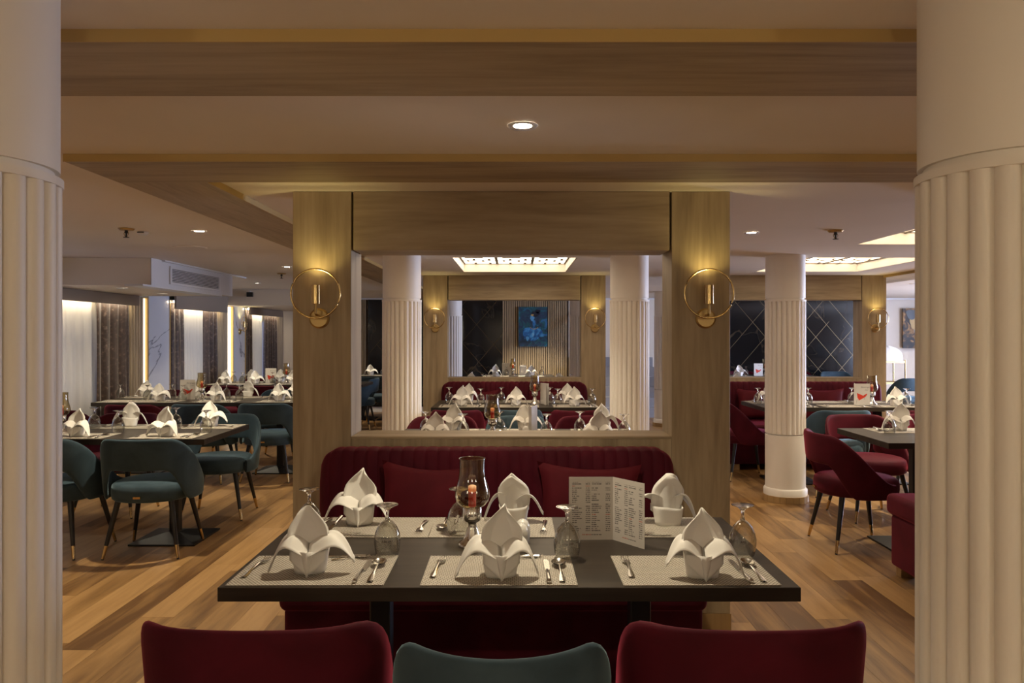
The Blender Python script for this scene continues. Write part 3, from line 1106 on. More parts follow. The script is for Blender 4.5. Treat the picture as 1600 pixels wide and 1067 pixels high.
blob(-0.06, 0.10, 0.09, 0.11, 'gold_paint', 'gold_disc', 9, 0.002)
blob(-0.10, 0.26, 0.12, 0.09, 'screen_black', 'hair', 10, 0.003)

# ------------------------------------------------------------------ chairs
def sm(x):
    x = max(0.0, min(1.0, x))
    return x * x * (3 - 2 * x)


def make_chair(vel, wide=False, kind=''):
    t = empty('armchair')
    slim = 'slim' in kind
    RX, RY = (0.272, 0.25) if wide else ((0.245, 0.262) if slim else (0.298, 0.290))
    n_ = 3.4 if wide else (2.1 if slim else 2.25)

    def plan(a, rx, ry):
        # a=0 at the back (-y), superellipse
        s, c = math.sin(a), math.cos(a)
        k = (abs(s) ** n_ + abs(c) ** n_) ** (-1.0 / n_)
        return (rx * s * k, -ry * c * k)
    ZTOP = 0.785 if wide else 0.772
    A = R(122)

    def ztop(a):
        q = abs(a) / A
        return 0.455 + (ZTOP - 0.455) * (1 - sm((q - (0.36 if wide or slim else 0.28)) / (0.64 if wide or slim else 0.72)))

    def zbot(a):
        q = abs(a) / A
        return 0.572 - 0.212 * sm((q - 0.26) / 0.30)
    TH = 0.034

    def fn(u, v):
        a = -A + 2 * A * u
        zb, zt = zbot(a), ztop(a)
        q = abs(a) / A
        # closed cross-section loop: outer up, over the rim, inner down, bottom
        w_ = v * 2 * PI
        th = TH * (0.75 + 0.25 * (1 - q)) / 2
        cz = (zb + zt) / 2
        hz = (zt - zb) / 2
        pr = 7.0
        s_, c_ = math.sin(w_), math.cos(w_)
        dz = hz * (abs(s_) ** (2 / pr)) * (1 if s_ >= 0 else -1)
        dr = th * (abs(c_) ** 0.8) * (1 if c_ >= 0 else -1)
        z = cz + dz
        fl = 0.035 * (z - 0.40) / 0.37 * (1 - 0.5 * q)
        x, y = plan(a, RX - 0.016 + fl + dr, RY - 0.016 + fl + dr)
        return (x, y, z)
    # cross-section param runs along v, closed
    m = MB()
    NU, NV = 44, 22
    ang = [2 * PI * k / NV for k in range(NV)]
    for i in range(NU + 1):
        for k in range(NV):
            m.v.append(fn(i / NU, k / NV))
    for i in range(NU):
        for k in range(NV):
            k2 = (k + 1) % NV
            m.f.append((i * NV + k, i * NV + k2, (i + 1) * NV + k2, (i + 1) * NV + k))
    m.f.append(tuple(reversed(range(NV))))
    m.f.append(tuple(NU * NV + k for k in range(NV)))
    m.build('backrest', vel, t, smooth=1.2)

    # seat cushion
    def seat(u, v):
        a = 2 * PI * u
        pr = [(0.02, 0.362), (0.93, 0.362), (0.985, 0.372), (1.0, 0.40), (1.0, 0.43), (0.975, 0.458), (0.90, 0.472), (0.6, 0.480), (0.02, 0.484)]
        k = v * (len(pr) - 1)
        i = min(int(k), len(pr) - 2)
        f = k - i
        r_ = pr[i][0] * (1 - f) + pr[i + 1][0] * f
        z = pr[i][1] * (1 - f) + pr[i + 1][1] * f
        x, y = plan(a, (RX - 0.045) * r_, (RY - 0.025) * r_)
        return (x, y + 0.005, z)
    MB().grid(seat, 40, 8, True).build('seat', vel, t, smooth=0.9)
    tagp = MB().box(-0.022, 0.022, -RY + 0.009, -RY + 0.020, 0.395, 0.409).build('brass_tag', 'brass', t)
    for sx in (-1, 1):
        for sy in (-1, 1):
            top = Vector((sx * 0.165, sy * 0.155, 0.372))
            bot = Vector((sx * 0.235, sy * 0.225, 0.001))
            mid = bot + (top - bot) * 0.235
            l = MB().tube([top, mid], [0.019, 0.0125], 12).build('leg', 'black_leg', t, smooth=0.8)
            MB().tube([mid, bot + (top - bot) * 0.02], [0.0128, 0.0095], 12).build('leg_tip', 'brass', l, smooth=0.8)
            MB().tube([bot + (top - bot) * 0.02, bot], [0.0085, 0.0085], 10).build('glide', 'black_leg', l, smooth=0.8)
    return t


PROTO = {}


def chair(kind, x, y, rz, label):
    key = kind
    if key not in PROTO:
        c = make_chair('velvet_teal' if 'teal' in kind else 'velvet_red', 'wide' in kind, kind)
        PROTO[key] = c
    else:
        c = copy_tree(PROTO[key])
    c.location = (x, y, 0)
    c.rotation_euler = (0, 0, rz)
    tag(c, label, 'chair', 'round-backed velvet armchairs')
    return c


F = 0.0          # faces away from the camera (+y)
B = PI           # faces the camera
chair('red_wide', -0.585, 1.93, F, 'wine red velvet chair at the main table, window side, seen from behind')
chair('teal_slim', -0.033, 1.825, F, 'teal velvet chair between two wine red chairs at the main table')
chair('red_wide', 0.527, 1.93, F, 'wine red velvet chair at the main table, bench side, seen from behind')
# window side, first table
chair('teal', -2.40, 5.10, R(3), 'teal chair with brass tag beside the lit oak floor, back to camera')
chair('teal', -3.02, 5.10, R(-4), 'teal chair cut by the near column, next to the brass-tagged one')
chair('teal', -2.36, 6.10, B + R(4), 'teal chair facing the camera at the far corner of the teal-chair table')
chair('red', -3.22, 6.18, B, 'wine red chair facing the camera across the teal-chair table')
# long table beneath the grille
chair('teal', -2.43, 7.62, F, 'teal chair tucked to the long table, next to the oak pillar')
chair('teal', -3.05, 7.55, F, 'teal chair at the long table behind the teal-chair table corner')
chair('red', -3.66, 7.50, F, 'wine red chair at the long table, third from the oak pillar')
chair('red', -4.01, 6.98, R(-10), 'wine red chair at the long table nearest to the white sheer curtain')
chair('red', -4.02, 8.92, B, 'wine red chair behind the long table in front of the glowing pilaster')
chair('red', -3.40, 8.95, B, 'wine red chair behind the long table, before the marble pier')
chair('teal', -2.78, 9.0, B, 'teal chair behind the long table, partly hidden by napkins')
# farthest window table
chair('red', -3.87, 10.22, F, 'dark red chair at the farthest window table, back to the camera')
chair('red', -3.23, 10.22, F, 'dark red chair at the farthest window table under the lantern')
chair('teal', -2.59, 10.22, F, 'teal chair at the farthest window table beside the oak pillar')
chair('red', -3.95, 11.7, B, 'red chair behind the farthest window table below the wall lamp')
chair('red', -3.3, 11.7, B, 'red chair behind the farthest window table, by the brown curtain')
# back table seen through the portal gap
chair('teal', -2.22, 12.35, F, 'blue-lit teal chair seen through the narrow gap beside the portal column')
chair('teal', -2.42, 11.72, R(90), 'dark teal chair edge in the narrow gap beside the portal column')
# behind the first partition
chair('red', -0.585, 5.93, B, 'bright red chair behind the first partition, window side, facing the camera')
chair('teal_slim', 0.0, 5.97, B, 'teal chair behind the first partition, facing the camera')
chair('red', 0.585, 5.93, B, 'bright red chair behind the first partition, side of the lone column')
chair('red_slim', -0.53, 6.92, F, 'dark red chair at the table before the second partition, window side')
chair('teal_slim', 0.0, 6.97, F, 'dark teal chair at the table before the second partition')
chair('red_slim', 0.53, 6.92, F, 'dark red chair at the table before the second partition, bench side')
# bench side
chair('red', 2.30, 5.22, -R(90), 'dark red chair with pink-lit seat standing in the aisle at table end')
chair('red', 2.78, 6.05, B + R(5), 'red chair facing the camera behind the bench table')
chair('red', 3.44, 6.1, B, 'red chair at the bench table mostly hidden by the near column')
chair('red', 2.30, 7.72, -R(88), 'red chair at the end of the red-bird menu table')
chair('teal', 2.86, 6.95, F, 'teal chair at the red-bird menu table, back to the camera')
chair('red', 3.56, 6.95, F, 'dark red chair at the red-bird menu table by the near column')
chair('red', 4.05, 13.72, B, 'red chair against the black marble whose top shows above the pale oak sill')
chair('teal', 5.72, 13.6, B, 'teal chair against the black marble whose top shows above the pale oak sill')
chair('red', -0.5, 11.2, B, 'dark red chair top showing above the second partition sill')
chair('red', 0.52, 11.2, B, 'dark red chair top beside the napkin under the blue portrait')
chair('red', 5.06, 13.72, B, 'second red chair against the black marble beside the teal one')
chair('teal', 6.05, 12.0, R(10), 'bright teal chair far back by the brass trolley')

# ------------------------------------------------------------------ banquettes
def banquette(xc, y, rz, label, hw=0.83, tagplate=False):
    """local: back against y=0 plane, sits towards -y"""
    t = empty('banquette', (xc, y, 0), rz)
    tag(t, label, 'bench', 'channel-tufted red banquettes')
    D = 0.72
    def rbox(x0, x1, y0, y1, z0, z1, bev, nm, mat='velvet_red'):
        return MB().box(x0, x1, y0, y1, z0, z1).build(nm, mat, t, bevel=bev, seg=4, smooth=0.7)
    rbox(-hw + 0.01, hw - 0.01, -D + 0.05, -0.004, 0.06, 0.36, 0.02, 'base')
    rbox(-hw, hw, -D, -0.004, 0.355, 0.48, 0.035, 'seat')
    for sx in (-1, 1):
        for yy in (-D + 0.09, -0.10):
            MB().box(sx * (hw - 0.08) - 0.04, sx * (hw - 0.08) + 0.04, yy - 0.03, yy + 0.03, 0.0005, 0.062).build('foot', 'plinth_wood', t)
    # tufted back: rounded top corners, channels
    nch = 30
    cw = 2 * hw / nch
    rc = 0.11
    zt, zb = 0.895, 0.475
    for i in range(nch):
        x0 = -hw + i * cw
        def fn(u, v, x0=x0):
            x = x0 + cw * u
            e = hw - abs(x)
            top = zt if e > rc else zt - rc + math.sqrt(max(0.0, rc * rc - (rc - e) ** 2))
            top = max(top, zb + 0.05)
            bulge = 0.007 * math.sin(PI * u) ** 0.6 if 0 < u < 1 else 0.0
            # path: front bottom -> front top -> over -> back
            pth = [(-0.135, zb), (-0.13, zb + (top - zb) * 0.5), (-0.125, top - 0.045), (-0.112, top - 0.012), (-0.085, top), (-0.03, top), (-0.006, top - 0.012), (-0.005, zb)]
            k = v * (len(pth) - 1)
            j = min(int(k), len(pth) - 2)
            f = k - j
            yy = pth[j][0] * (1 - f) + pth[j + 1][0] * f
            zz = pth[j][1] * (1 - f) + pth[j + 1][1] * f
            if v < 0.75:
                yy -= bulge
                if v > 0.4:
                    zz += bulge * 0.7
            edge = max(0.0, 1 - e / 0.05)
            if yy < -0.03:
                yy += 0.05 * edge * edge
            return (x, yy, zz)
        m = MB().grid(fn, 6, 14)
        for (ux, s) in ((0, -1), (1, 1)):
            if (i == 0 and ux == 0) or (i == nch - 1 and ux == 1):
                ids = []
                for j in range(15):
                    m.v.append(fn(ux, j / 14))
                    ids.append(len(m.v) - 1)
                m.f.append(tuple(ids))
        m.build('back_channel', 'velvet_red', t, smooth=0.9)
    if tagplate:
        MB().box(-hw + 0.13, -hw + 0.15, -D - 0.004, -D + 0.002, 0.38, 0.42).build('brass_tag', 'brass', t)
    return t


XM = -0.09
banquette(XM, PD[0] - 0.001, 0, 'channel-tufted dark red bench behind the main table')
banquette(-0.024, PD[0] + PT + 0.001, PI, 'red bench hidden behind the first partition, facing away')
banquette(-0.024, PD[1] - 0.001, 0, 'red bench below the second partition sill')
banquette(-0.024, PD[1] + PT + 0.001, PI, 'red bench behind the second partition, facing the portrait')
banquette(3.05, PD[0] + PT + 0.001, PI, 'red bench end with brass tag jutting past the near column', tagplate=True)
banquette(3.19, PD[1] - 0.001, 0, 'bright red bench below the pale oak partition', hw=0.95)
banquette(3.19, PD[1] + PT + 0.001, PI, 'red bench behind the pale oak partition')


def pillow(x, y, z, wd, ht, tilt, label, rz=0.0, roll=0.0, mat='velvet_pillow'):
    def fn(u, v):
        a, b = 2 * u - 1, 2 * v - 1
        pin = 1 - 0.17 * (1 - a * a) * (abs(b) ** 3)
        pin2 = 1 - 0.14 * (1 - b * b) * (abs(a) ** 3)
        return a * pin2, b * pin, ((1 - a * a) * (1 - b * b)) ** 0.45
    m = MB()
    for s in (-1, 1):
        m.grid(lambda u, v, s=s: (fn(u, v)[0] * wd / 2, s * fn(u, v)[2] * 0.065, fn(u, v)[1] * ht / 2 + ht / 2), 16, 16)
    o = m.build('cushion', mat, smooth=True)
    o.location = (x, y, z)
    o.rotation_euler = (tilt, roll, rz)
    return tag(o, label, 'cushion', 'loose red cushions')


pillow(-0.43, 3.43, 0.482, 0.42, 0.37, R(-12), 'wine red cushion on the main bench, behind the glass lantern', roll=R(4))
pillow(0.32, 3.43, 0.482, 0.48, 0.37, R(-12), 'wine red cushion on the main bench, behind the open menu', roll=R(2))
pillow(-0.43, 8.55, 0.482, 0.46, 0.34, R(-12), 'purple-red cushion on the second partition bench, window side')
pillow(0.36, 8.55, 0.482, 0.46, 0.34, R(-12), 'purple-red cushion on the second partition bench, behind the menu')
pillow(2.68, 8.53, 0.482, 0.45, 0.36, R(-12), 'purple cushion on the bright bench left of the lone column')
pillow(3.42, 8.53, 0.482, 0.5, 0.36, R(-12), 'red cushion on the bright bench right of the lone column')

# ------------------------------------------------------------------ tables
TZ = 0.75


def table(x0, x1, y0, y1, label):
    xc, yc = (x0 + x1) / 2, (y0 + y1) / 2
    t = empty('dining_table', (xc, yc, 0))
    tag(t, label, 'table', 'dark wood dining tables')
    hx, hy = (x1 - x0) / 2, (y1 - y0) / 2
    MB().box(-hx, hx, -hy, hy, TZ - 0.038, TZ).build('tabletop', 'table_wood', t, bevel=0.0015, seg=1)
    px = hx - 0.37
    for s in (-1, 1):
        MB().box(s * px - 0.033, s * px + 0.033, -0.033, 0.033, 0.03, TZ - 0.05).build('post', 'black_metal', t, bevel=0.006)
        MB().box(s * px - 0.16, s * px + 0.16, -0.16, 0.16, TZ - 0.05, TZ - 0.038).build('mount_plate', 'black_metal', t)
        m = MB()
        b = 0.225
        m.v = [(s * px + q * b, r_ * b, z) for z in (0.0005, 0.012) for q, r_ in ((-1, -1), (1, -1), (1, 1), (-1, 1))]
        m.v += [(s * px + q * 0.05, r_ * 0.05, 0.05) for q, r_ in ((-1, -1), (1, -1), (1, 1), (-1, 1))]
        m.f = [(3, 2, 1, 0), (8, 9, 10, 11)]
        for k in (0, 4):
            for i in range(4):
                m.f.append((k + i, k + (i + 1) % 4, k + 4 + (i + 1) % 4, k + 4 + i))
        m.build('base_plate', 'black_metal', t)
    return t


TABLES = {
    'T1': (-0.80, 0.761, 2.053, 2.848, 'long dark wooden table set for six, nearest the camera'),
    'T1b': (-0.80, 0.76, 4.75, 5.54, 'dark table behind the first partition, below its sill'),
    'T2': (-0.80, 0.76, 7.17, 7.97, 'dark set table before the second partition, red chairs around'),
    'T2b': (-0.80, 0.76, 9.87, 10.66, 'dark table behind the second partition under the portrait'),
    'T3': (-0.48, 0.62, 12.55, 13.30, 'small dark table right below the blue portrait'),
    'R3': (3.42, 5.0, 12.55, 13.30, 'dark table along the wide black marble wall'),
    'L1': (-4.25, -2.03, 4.99, 5.83, 'brown table with teal chairs on the window side'),
    'L2': (-4.27, -2.12, 7.70, 8.52, 'long dark table below the air grille bulkhead'),
    'L3': (-4.27, -2.10, 10.48, 11.26, 'farthest table along the curtained windows'),
    'L4': (-3.0, -1.75, 12.75, 13.5, 'back corner table by the black marble'),
    'R1': (2.33, 3.95, 4.81, 5.58, 'dark table at the red bench end with a chair in the aisle'),
    'R2': (2.31, 3.91, 7.17, 7.90, 'dark table with the red-bird menu card before the pale partition'),
    'R2b': (2.42, 3.96, 9.87, 10.66, 'dark table behind the pale oak partition'),
}
for k, v in TABLES.items():
    table(*v)
TN = {'T1': 'nearest table', 'T1b': 'table behind the first partition', 'T2': 'table before the second partition', 'T2b': 'table behind the second partition', 'T3': 'table right below the blue portrait', 'R3': 'table along the black marble wall',
      'L1': 'teal-chair table', 'L2': 'long table below the grille', 'L3': 'farthest window table', 'L4': 'back corner table',
      'R1': 'bench-end table', 'R2': 'red-bird menu table', 'R2b': 'table behind the pale partition'}

# ------------------------------------------------------------------ tableware meshes
def m_placemat():
    m = MB().box(-0.2125, 0.2125, -0.14, 0.14, 0.0003, 0.0023)
    return m.mesh('placemat', 'woven_mat')


def m_fork():
    m = MB()
    def strip(pts, th=0.0017):
        # pts: (y, halfwidth, z)
        def fn(u, v):
            k = v * (len(pts) - 1)
            i = min(int(k), len(pts) - 2)
            f = k - i
            y = pts[i][0] * (1 - f) + pts[i + 1][0] * f
            h = pts[i][1] * (1 - f) + pts[i + 1][1] * f
            z = pts[i][2] * (1 - f) + pts[i + 1][2] * f
            return ((2 * u - 1) * h, y, z + th * math.sin(PI * u))
        m.grid(fn, 4, (len(pts) - 1) * 2)
        n0 = len(m.v)
        m.grid(lambda u, v: (fn(u, v)[0], fn(u, v)[1], fn(0, v)[2] - 0.0012 * math.sin(PI * u)), 4, (len(pts) - 1) * 2)
    strip([(-0.095, 0.004, 0.004), (-0.092, 0.008, 0.004), (-0.075, 0.0085, 0.005), (-0.03, 0.0042, 0.010), (0.015, 0.003, 0.012), (0.030, 0.005, 0.010), (0.040, 0.0115, 0.007), (0.055, 0.0125, 0.005)])
    for i in range(4):
        x = -0.0096 + 0.0064 * i
        m.tube([(x, 0.053, 0.0055), (x, 0.075, 0.004), (x, 0.092, 0.009)], [0.0017, 0.0015, 0.0009], 6)
    return m


def m_spoon():
    m = MB()
    pts = [(-0.095, 0.004, 0.004), (-0.092, 0.008, 0.004), (-0.075, 0.0085, 0.005), (-0.03, 0.0042, 0.010), (0.02, 0.003, 0.013), (0.035, 0.0045, 0.011)]
    def fn(u, v, sgn=1):
        k = v * (len(pts) - 1)
        i = min(int(k), len(pts) - 2)
        f = k - i
        q = [pts[i][c] * (1 - f) + pts[i + 1][c] * f for c in range(3)]
        return ((2 * u - 1) * q[1], q[0], q[2] + sgn * 0.0016 * math.sin(PI * u))
    m.grid(fn, 4, 10)
    m.grid(lambda u, v: fn(u, v, -1), 4, 10)
    def bowl(u, v):
        a = 2 * PI * u
        r = v
        x = 0.021 * r * math.cos(a)
        y = 0.063 + 0.031 * r * math.sin(a)
        return (x, y, 0.003 + 0.010 * r * r)
    m.grid(bowl, 20, 6, True)
    m.grid(lambda u, v: (bowl(u, v)[0] * 1.02, 0.063 + (bowl(u, v)[1] - 0.063) * 1.02, bowl(u, v)[2] - 0.0012), 20, 6, True)
    return m


def m_knife():
    m = MB()
    m.tube([(0, -0.105, 0.004), (0, -0.10, 0.005), (0, -0.05, 0.0048), (0, 0.0, 0.004), (0, 0.004, 0.0035)], [0.004, 0.0078, 0.0066, 0.005, 0.0035], 10)
    poly = [(-0.006, 0.0), (0.006, 0.0), (0.009, 0.02), (0.0095, 0.085), (0.005, 0.105), (-0.003, 0.108), (-0.006, 0.09)]
    m.prism(poly, 0.003, 0.0045)
    return m


ME = {'mat': m_placemat(), 'fork': m_fork().mesh('fork', 'steel', smooth=0.9, fix=False), 'spoon': m_spoon().mesh('spoon', 'steel', smooth=0.9, fix=False),
      'knife': m_knife().mesh('knife', 'steel', smooth=0.6)}


def napkin_mesh(variant):
    r2 = random.Random(variant * 31 + 5)
    m = MB()
    rb = 0.052
    HP = 0.064
    # pot with a rounded square plan, slightly crumpled
    def pot(u, v):
        a = 2 * PI * u
        k = (abs(math.sin(a)) ** 3.0 + abs(math.cos(a)) ** 3.0) ** (-1 / 3.0)
        rr = rb * k * (0.84 + 0.18 * v) * (1 + 0.03 * math.sin(3 * a + variant) + 0.015 * math.sin(7 * a + 4 * v))
        return (rr * math.cos(a), rr * 0.8 * math.sin(a), 0.001 + HP * v + 0.004 * v * math.sin(2 * a + variant))
    m.grid(pot, 36, 6, True)
    # crossing diagonal folds on the front of the pot, meeting in a point low down
    for s in (-1, 1):
        def fold(u, v, s=s):
            x = s * (0.001 + 0.050 * v)
            zlo = 0.003 + 0.040 * v ** 1.1
            z = zlo + (HP + 0.004 - zlo) * u
            y = -0.0475 - 0.010 * (1 - v) * (1 - 0.25 * u) + 0.012 * v * v
            return (x, y, z)
        m.grid(fold, 5, 6)
    # front pleat
    def pleat(u, v):
        a = 2 * u - 1
        hw_ = 0.003 + 0.013 * v
        return (a * hw_, -0.0565 - 0.008 * (1 - abs(a)), 0.001 + (HP + 0.004) * v)
    m.grid(pleat, 6, 5)
    # standing leaf, two layers
    lean = (0.018, 0.012, 0.022)[variant % 3]
    tipx = (-0.016, 0.014, 0.004)[variant % 3]
    H = (0.182, 0.196, 0.184)[variant % 3]
    blunt = (0.55, 0.93, 0.86)[variant % 3]

    def leaf(u, v, back=False, hh=H, wm=1.0):
        a = (2 * u - 1)
        z0 = 0.040
        wd = wm * 0.054 * (0.80 + 0.22 * math.sin(PI * min(1, v * 1.1))) * (1 - max(0.0, (v - 0.60) / 0.40) ** 1.9 * blunt)
        z = z0 + (hh - z0) * v - 0.010 * a * a * v * (1 if not back else 0.3) + 0.008 * a * v * (1, -1, 0.4)[variant % 3]
        curve = 0.034 * (1 - a * a) * (1 - 0.45 * v)
        y = -0.012 + (0.25 * curve if back else curve) - 0.016 + lean * v * v * 1.6
        return (a * wd + tipx * v * v, y + (0.014 if back else 0), z)
    m.grid(lambda u, v: leaf(u, v), 12, 12)
    m.grid(lambda u, v: leaf(u, v, True, H - 0.012, 1.05), 12, 12)
    # broad drooping petals left and right
    for s in (-1, 1):
        reach = (0.112, 0.128, 0.104)[(variant + (s > 0)) % 3]
        drop = (0.010, 0.004, 0.034)[(variant + 2 * (s > 0)) % 3]
        yb = -0.030 - 0.014 * r2.random()
        wmax = 0.034 + 0.008 * r2.random()

        def petal(u, v, s=s, reach=reach, drop=drop, yb=yb, wmax=wmax):
            a = 2 * u - 1
            x = s * (0.002 + (reach - 0.002) * (v ** 0.92))
            zc = 0.066 + 0.034 * math.sin(PI * min(1.0, v * 1.05)) - (0.066 - drop) * max(0.0, (v - 0.30) / 0.70) ** 2.2
            wd = 0.010 + wmax * math.sin(PI * min(1.0, 0.16 + v * 0.86)) ** 0.75
            y = yb + 0.010 * v + wd * 0.75 * (a + 0.30)
            # the back edge of the petal is folded up, the front edge hangs
            z = zc + wd * (0.42 * a if a > 0 else 0.30 * a) * (1 - 0.4 * v) + 0.006 * math.sin(5 * v + 3 * a)
            return (x, y, max(0.003, z))
        m.grid(petal, 10, 16)
    return m.mesh('napkin', 'linen', smooth=True, solidify=0.0014, fix=False)


NAP = [napkin_mesh(i) for i in range(3)]


def make_glass():
    t = empty('wine_glass')
    MB().lathe([(0.0345, 0.0008), (0.038, 0.016), (0.0405, 0.036), (0.0405, 0.050), (0.037, 0.068), (0.029, 0.086), (0.018, 0.099), (0.009, 0.106), (0.004, 0.109)], 32, cap=False).build('bowl', 'glass_bowl', t, smooth=True)
    MB().lathe([(0.0338, 0.0008), (0.0373, 0.016), (0.0398, 0.036), (0.0398, 0.050), (0.0363, 0.068), (0.0283, 0.086), (0.0172, 0.098), (0.006, 0.103)], 32, cap=False).build('bowl_inner', 'glass_bowl', t, smooth=True)
    m = MB().lathe([(0.0015, 0.1035), (0.008, 0.106), (0.0065, 0.110), (0.0048, 0.117), (0.0046, 0.126), (0.0065, 0.136), (0.013, 0.143), (0.026, 0.149), (0.0335, 0.1515), (0.0335, 0.153), (0.0015, 0.1535)], 28)
    m.build('stem_and_foot', 'glass_solid', t, smooth=0.9)
    return t


def make_lantern():
    t = empty('hurricane_lantern')
    MB().lathe([(0.046, 0.0005), (0.046, 0.006), (0.042, 0.012), (0.030, 0.020), (0.024, 0.034), (0.017, 0.056), (0.014, 0.070), (0.016, 0.075), (0.027, 0.081), (0.0305, 0.090), (0.0305, 0.122), (0.028, 0.124), (0.027, 0.118)], 40).build('stand', 'chrome', t, smooth=0.9)
    MB().lathe([(0.012, 0.120), (0.026, 0.122), (0.042, 0.130), (0.052, 0.143), (0.056, 0.158), (0.0545, 0.175), (0.049, 0.196), (0.044, 0.216), (0.0415, 0.240), (0.0415, 0.278)], 40, cap=False).build('glass_shade', 'glass_smoke', t, smooth=True)
    MB().tube([(0.0415 * math.cos(2 * PI * i / 40), 0.0415 * math.sin(2 * PI * i / 40), 0.279) for i in range(40)], 0.0014, 6, True).build('glass_rim', 'glass_smoke', t, smooth=True)
    return t


def make_candle():
    t = empty('candle')
    MB().lathe([(0.010, 0.0), (0.0125, 0.002), (0.0125, 0.042), (0.010, 0.046)], 16).build('wax', 'candle_red', t, smooth=0.7)
    MB().lathe([(0.006, 0.046), (0.013, 0.049), (0.013, 0.066), (0.005, 0.070)], 14).build('glow_tip', 'candle_glow', t, smooth=True)
    return t


def make_shaker():
    t = empty('salt_shaker')
    MB().lathe([(0.017, 0.0005), (0.021, 0.004), (0.0245, 0.03), (0.0235, 0.055), (0.018, 0.072), (0.009, 0.079), (0.001, 0.080)], 28).build('body', 'ceramic', t, smooth=0.9)
    for i in range(3):
        a = 2 * PI * i / 3
        MB().lathe([(0.0012, 0.0785), (0.0012, 0.0803)], 8, (0.005 * math.cos(a), 0.005 * math.sin(a))).build('hole', 'screen_black', t)
    return t


PR = {}


def put(kind, maker, x, y, rz, label, cat, group, z=TZ):
    if kind not in PR:
        PR[kind] = maker()
        o = PR[kind]
    else:
        o = copy_tree(PR[kind])
    o.location = (x, y, z)
    o.rotation_euler = (0, 0, rz)
    return tag(o, label, cat, group)


def item(name, me, x, y, rz, label, cat, group, z=TZ, sc=1.0, tilt=0.0):
    o = inst(name, me, None, (x, y, z), (tilt, 0, rz), (sc, sc, sc) if sc != 1.0 else None)
    return tag(o, label, cat, group)


def setting(tk, sx, far, place, what='mngfksd', j=0.6, napvar=None, over=None):
    """one place; far = diner sits on the far side"""
    x0, x1, y0, y1, _ = TABLES[tk]
    ey = y1 if far else y0
    rz = PI if far else 0.0
    over = over or {}
    tn = TN[tk]

    def W(lx, ly):
        return (sx - lx, ey - ly) if far else (sx + lx, ey + ly)
    jr = lambda a: (rnd.random() - 0.5) * 2 * a * j
    lab = lambda s: '%s at the %s place of the %s' % (s, place, tn)
    zz = TZ + 0.0026
    if 'm' in what:
        x, y = W(0, 0.152)
        item('placemat', ME['mat'], x, y, rz + jr(R(1.5)), lab('woven beige placemat'), 'placemat', 'woven placemats')
    if 'n' in what:
        x, y = over.get('n', W(jr(0.02), 0.14 + jr(0.012)))
        v = napvar if napvar is not None else rnd.randrange(3)
        item('napkin', NAP[v], x, y, (0.0 if rnd.random() < 0.5 or not far else PI) + jr(R(22)), lab('white lily-folded napkin'), 'napkin', 'lily-folded napkins', zz)
    if 'g' in what:
        x, y = over.get('g', W(0.175 + jr(0.02), 0.315 + jr(0.012)))
        put('glass', make_glass, x, y, 0, lab('upturned wine glass'), 'glass', 'upturned wine glasses', TZ + 0.003)
    if 'f' in what:
        x, y = W(-0.178, 0.165)
        item('fork', ME['fork'], x, y, rz + jr(R(5)) - R(3), lab('steel fork'), 'fork', 'table forks', zz)
    if 'k' in what:
        x, y = W(0.135, 0.130)
        item('knife', ME['knife'], x, y, rz + jr(R(4)), lab('steel table knife'), 'knife', 'table knives', zz)
    if 's' in what:
        x, y = W(0.172, 0.125)
        item('spoon', ME['spoon'], x, y, rz + jr(R(5)), lab('steel spoon'), 'spoon', 'table spoons', zz)
    if 'd' in what:
        x, y = W(0.045, 0.272)
        item('dessert_knife', ME['knife'], x, y, rz + R(88) + jr(R(4)), lab('small dessert knife above the napkin'), 'knife', 'dessert knives', zz, 0.72)
        x, y = W(0.075, 0.258)
        item('dessert_fork', ME['fork'], x, y, rz - R(70) + jr(R(8)), lab('small dessert fork above the napkin'), 'fork', 'dessert forks', zz, 0.62)


# main table
setting('T1', -0.572, False, 'camera-side window-end', napvar=0, j=0.3, over={'n': (-0.588, 2.19), 'g': (-0.396, 2.355)})
setting('T1', -0.048, False, 'camera-side middle', napvar=1, j=0.3, over={'n': (-0.045, 2.155), 'g': (0.153, 2.325)})
setting('T1', 0.50, False, 'camera-side bench-end', napvar=2, j=0.3, over={'n': (0.519, 2.15), 'g': (0.692, 2.35)})
setting('T1', -0.508, True, 'far-side window-end', napvar=1, j=0.3, over={'n': (-0.561, 2.745), 'g': (-0.70, 2.595)})
setting('T1', -0.082, True, 'far-side middle', napvar=2, j=0.3, over={'n': (-0.009, 2.745), 'g': (-0.195, 2.60)})
setting('T1', 0.487, True, 'far-side bench-end', what='mnfksd', napvar=0, j=0.3, over={'n': (0.537, 2.735)})
# behind the first partition
SD = 'mngfks'
for sx, far, pl in ((-0.53, False, 'camera-side window-end'), (0.53, False, 'camera-side bench-end'), (0.02, False, 'camera-side middle'),
                    (-0.44, True, 'far-side window-end'), (0.06, True, 'far-side middle'), (0.60, True, 'far-side bench-end')):
    setting('T1b', sx, far, pl, 'mngfks' if not (pl == 'camera-side middle') else 'mg')
for sx, far, pl in ((-0.52, False, 'camera-side window-end'), (0.0, False, 'camera-side middle'), (0.56, False, 'camera-side bench-end'),
                    (-0.50, True, 'far-side window-end'), (0.02, True, 'far-side middle'), (0.52, True, 'far-side bench-end')):
    setting('T2', sx, far, pl, SD if 'far-side middle' != pl else 'mgfks', over={'g': (0.40, 7.46)} if pl == 'camera-side middle' else None)
for sx, far, pl in ((-0.58, False, 'camera-side window-end'), (0.55, False, 'camera-side bench-end'), (-0.28, True, 'far-side window-end'), (0.17, True, 'far-side middle')):
    setting('T2b', sx, far, pl, 'mng')
setting('T3', -0.34, False, 'camera-side window-end', 'mng')
setting('T3', 0.24, False, 'camera-side bench-end', 'mng')
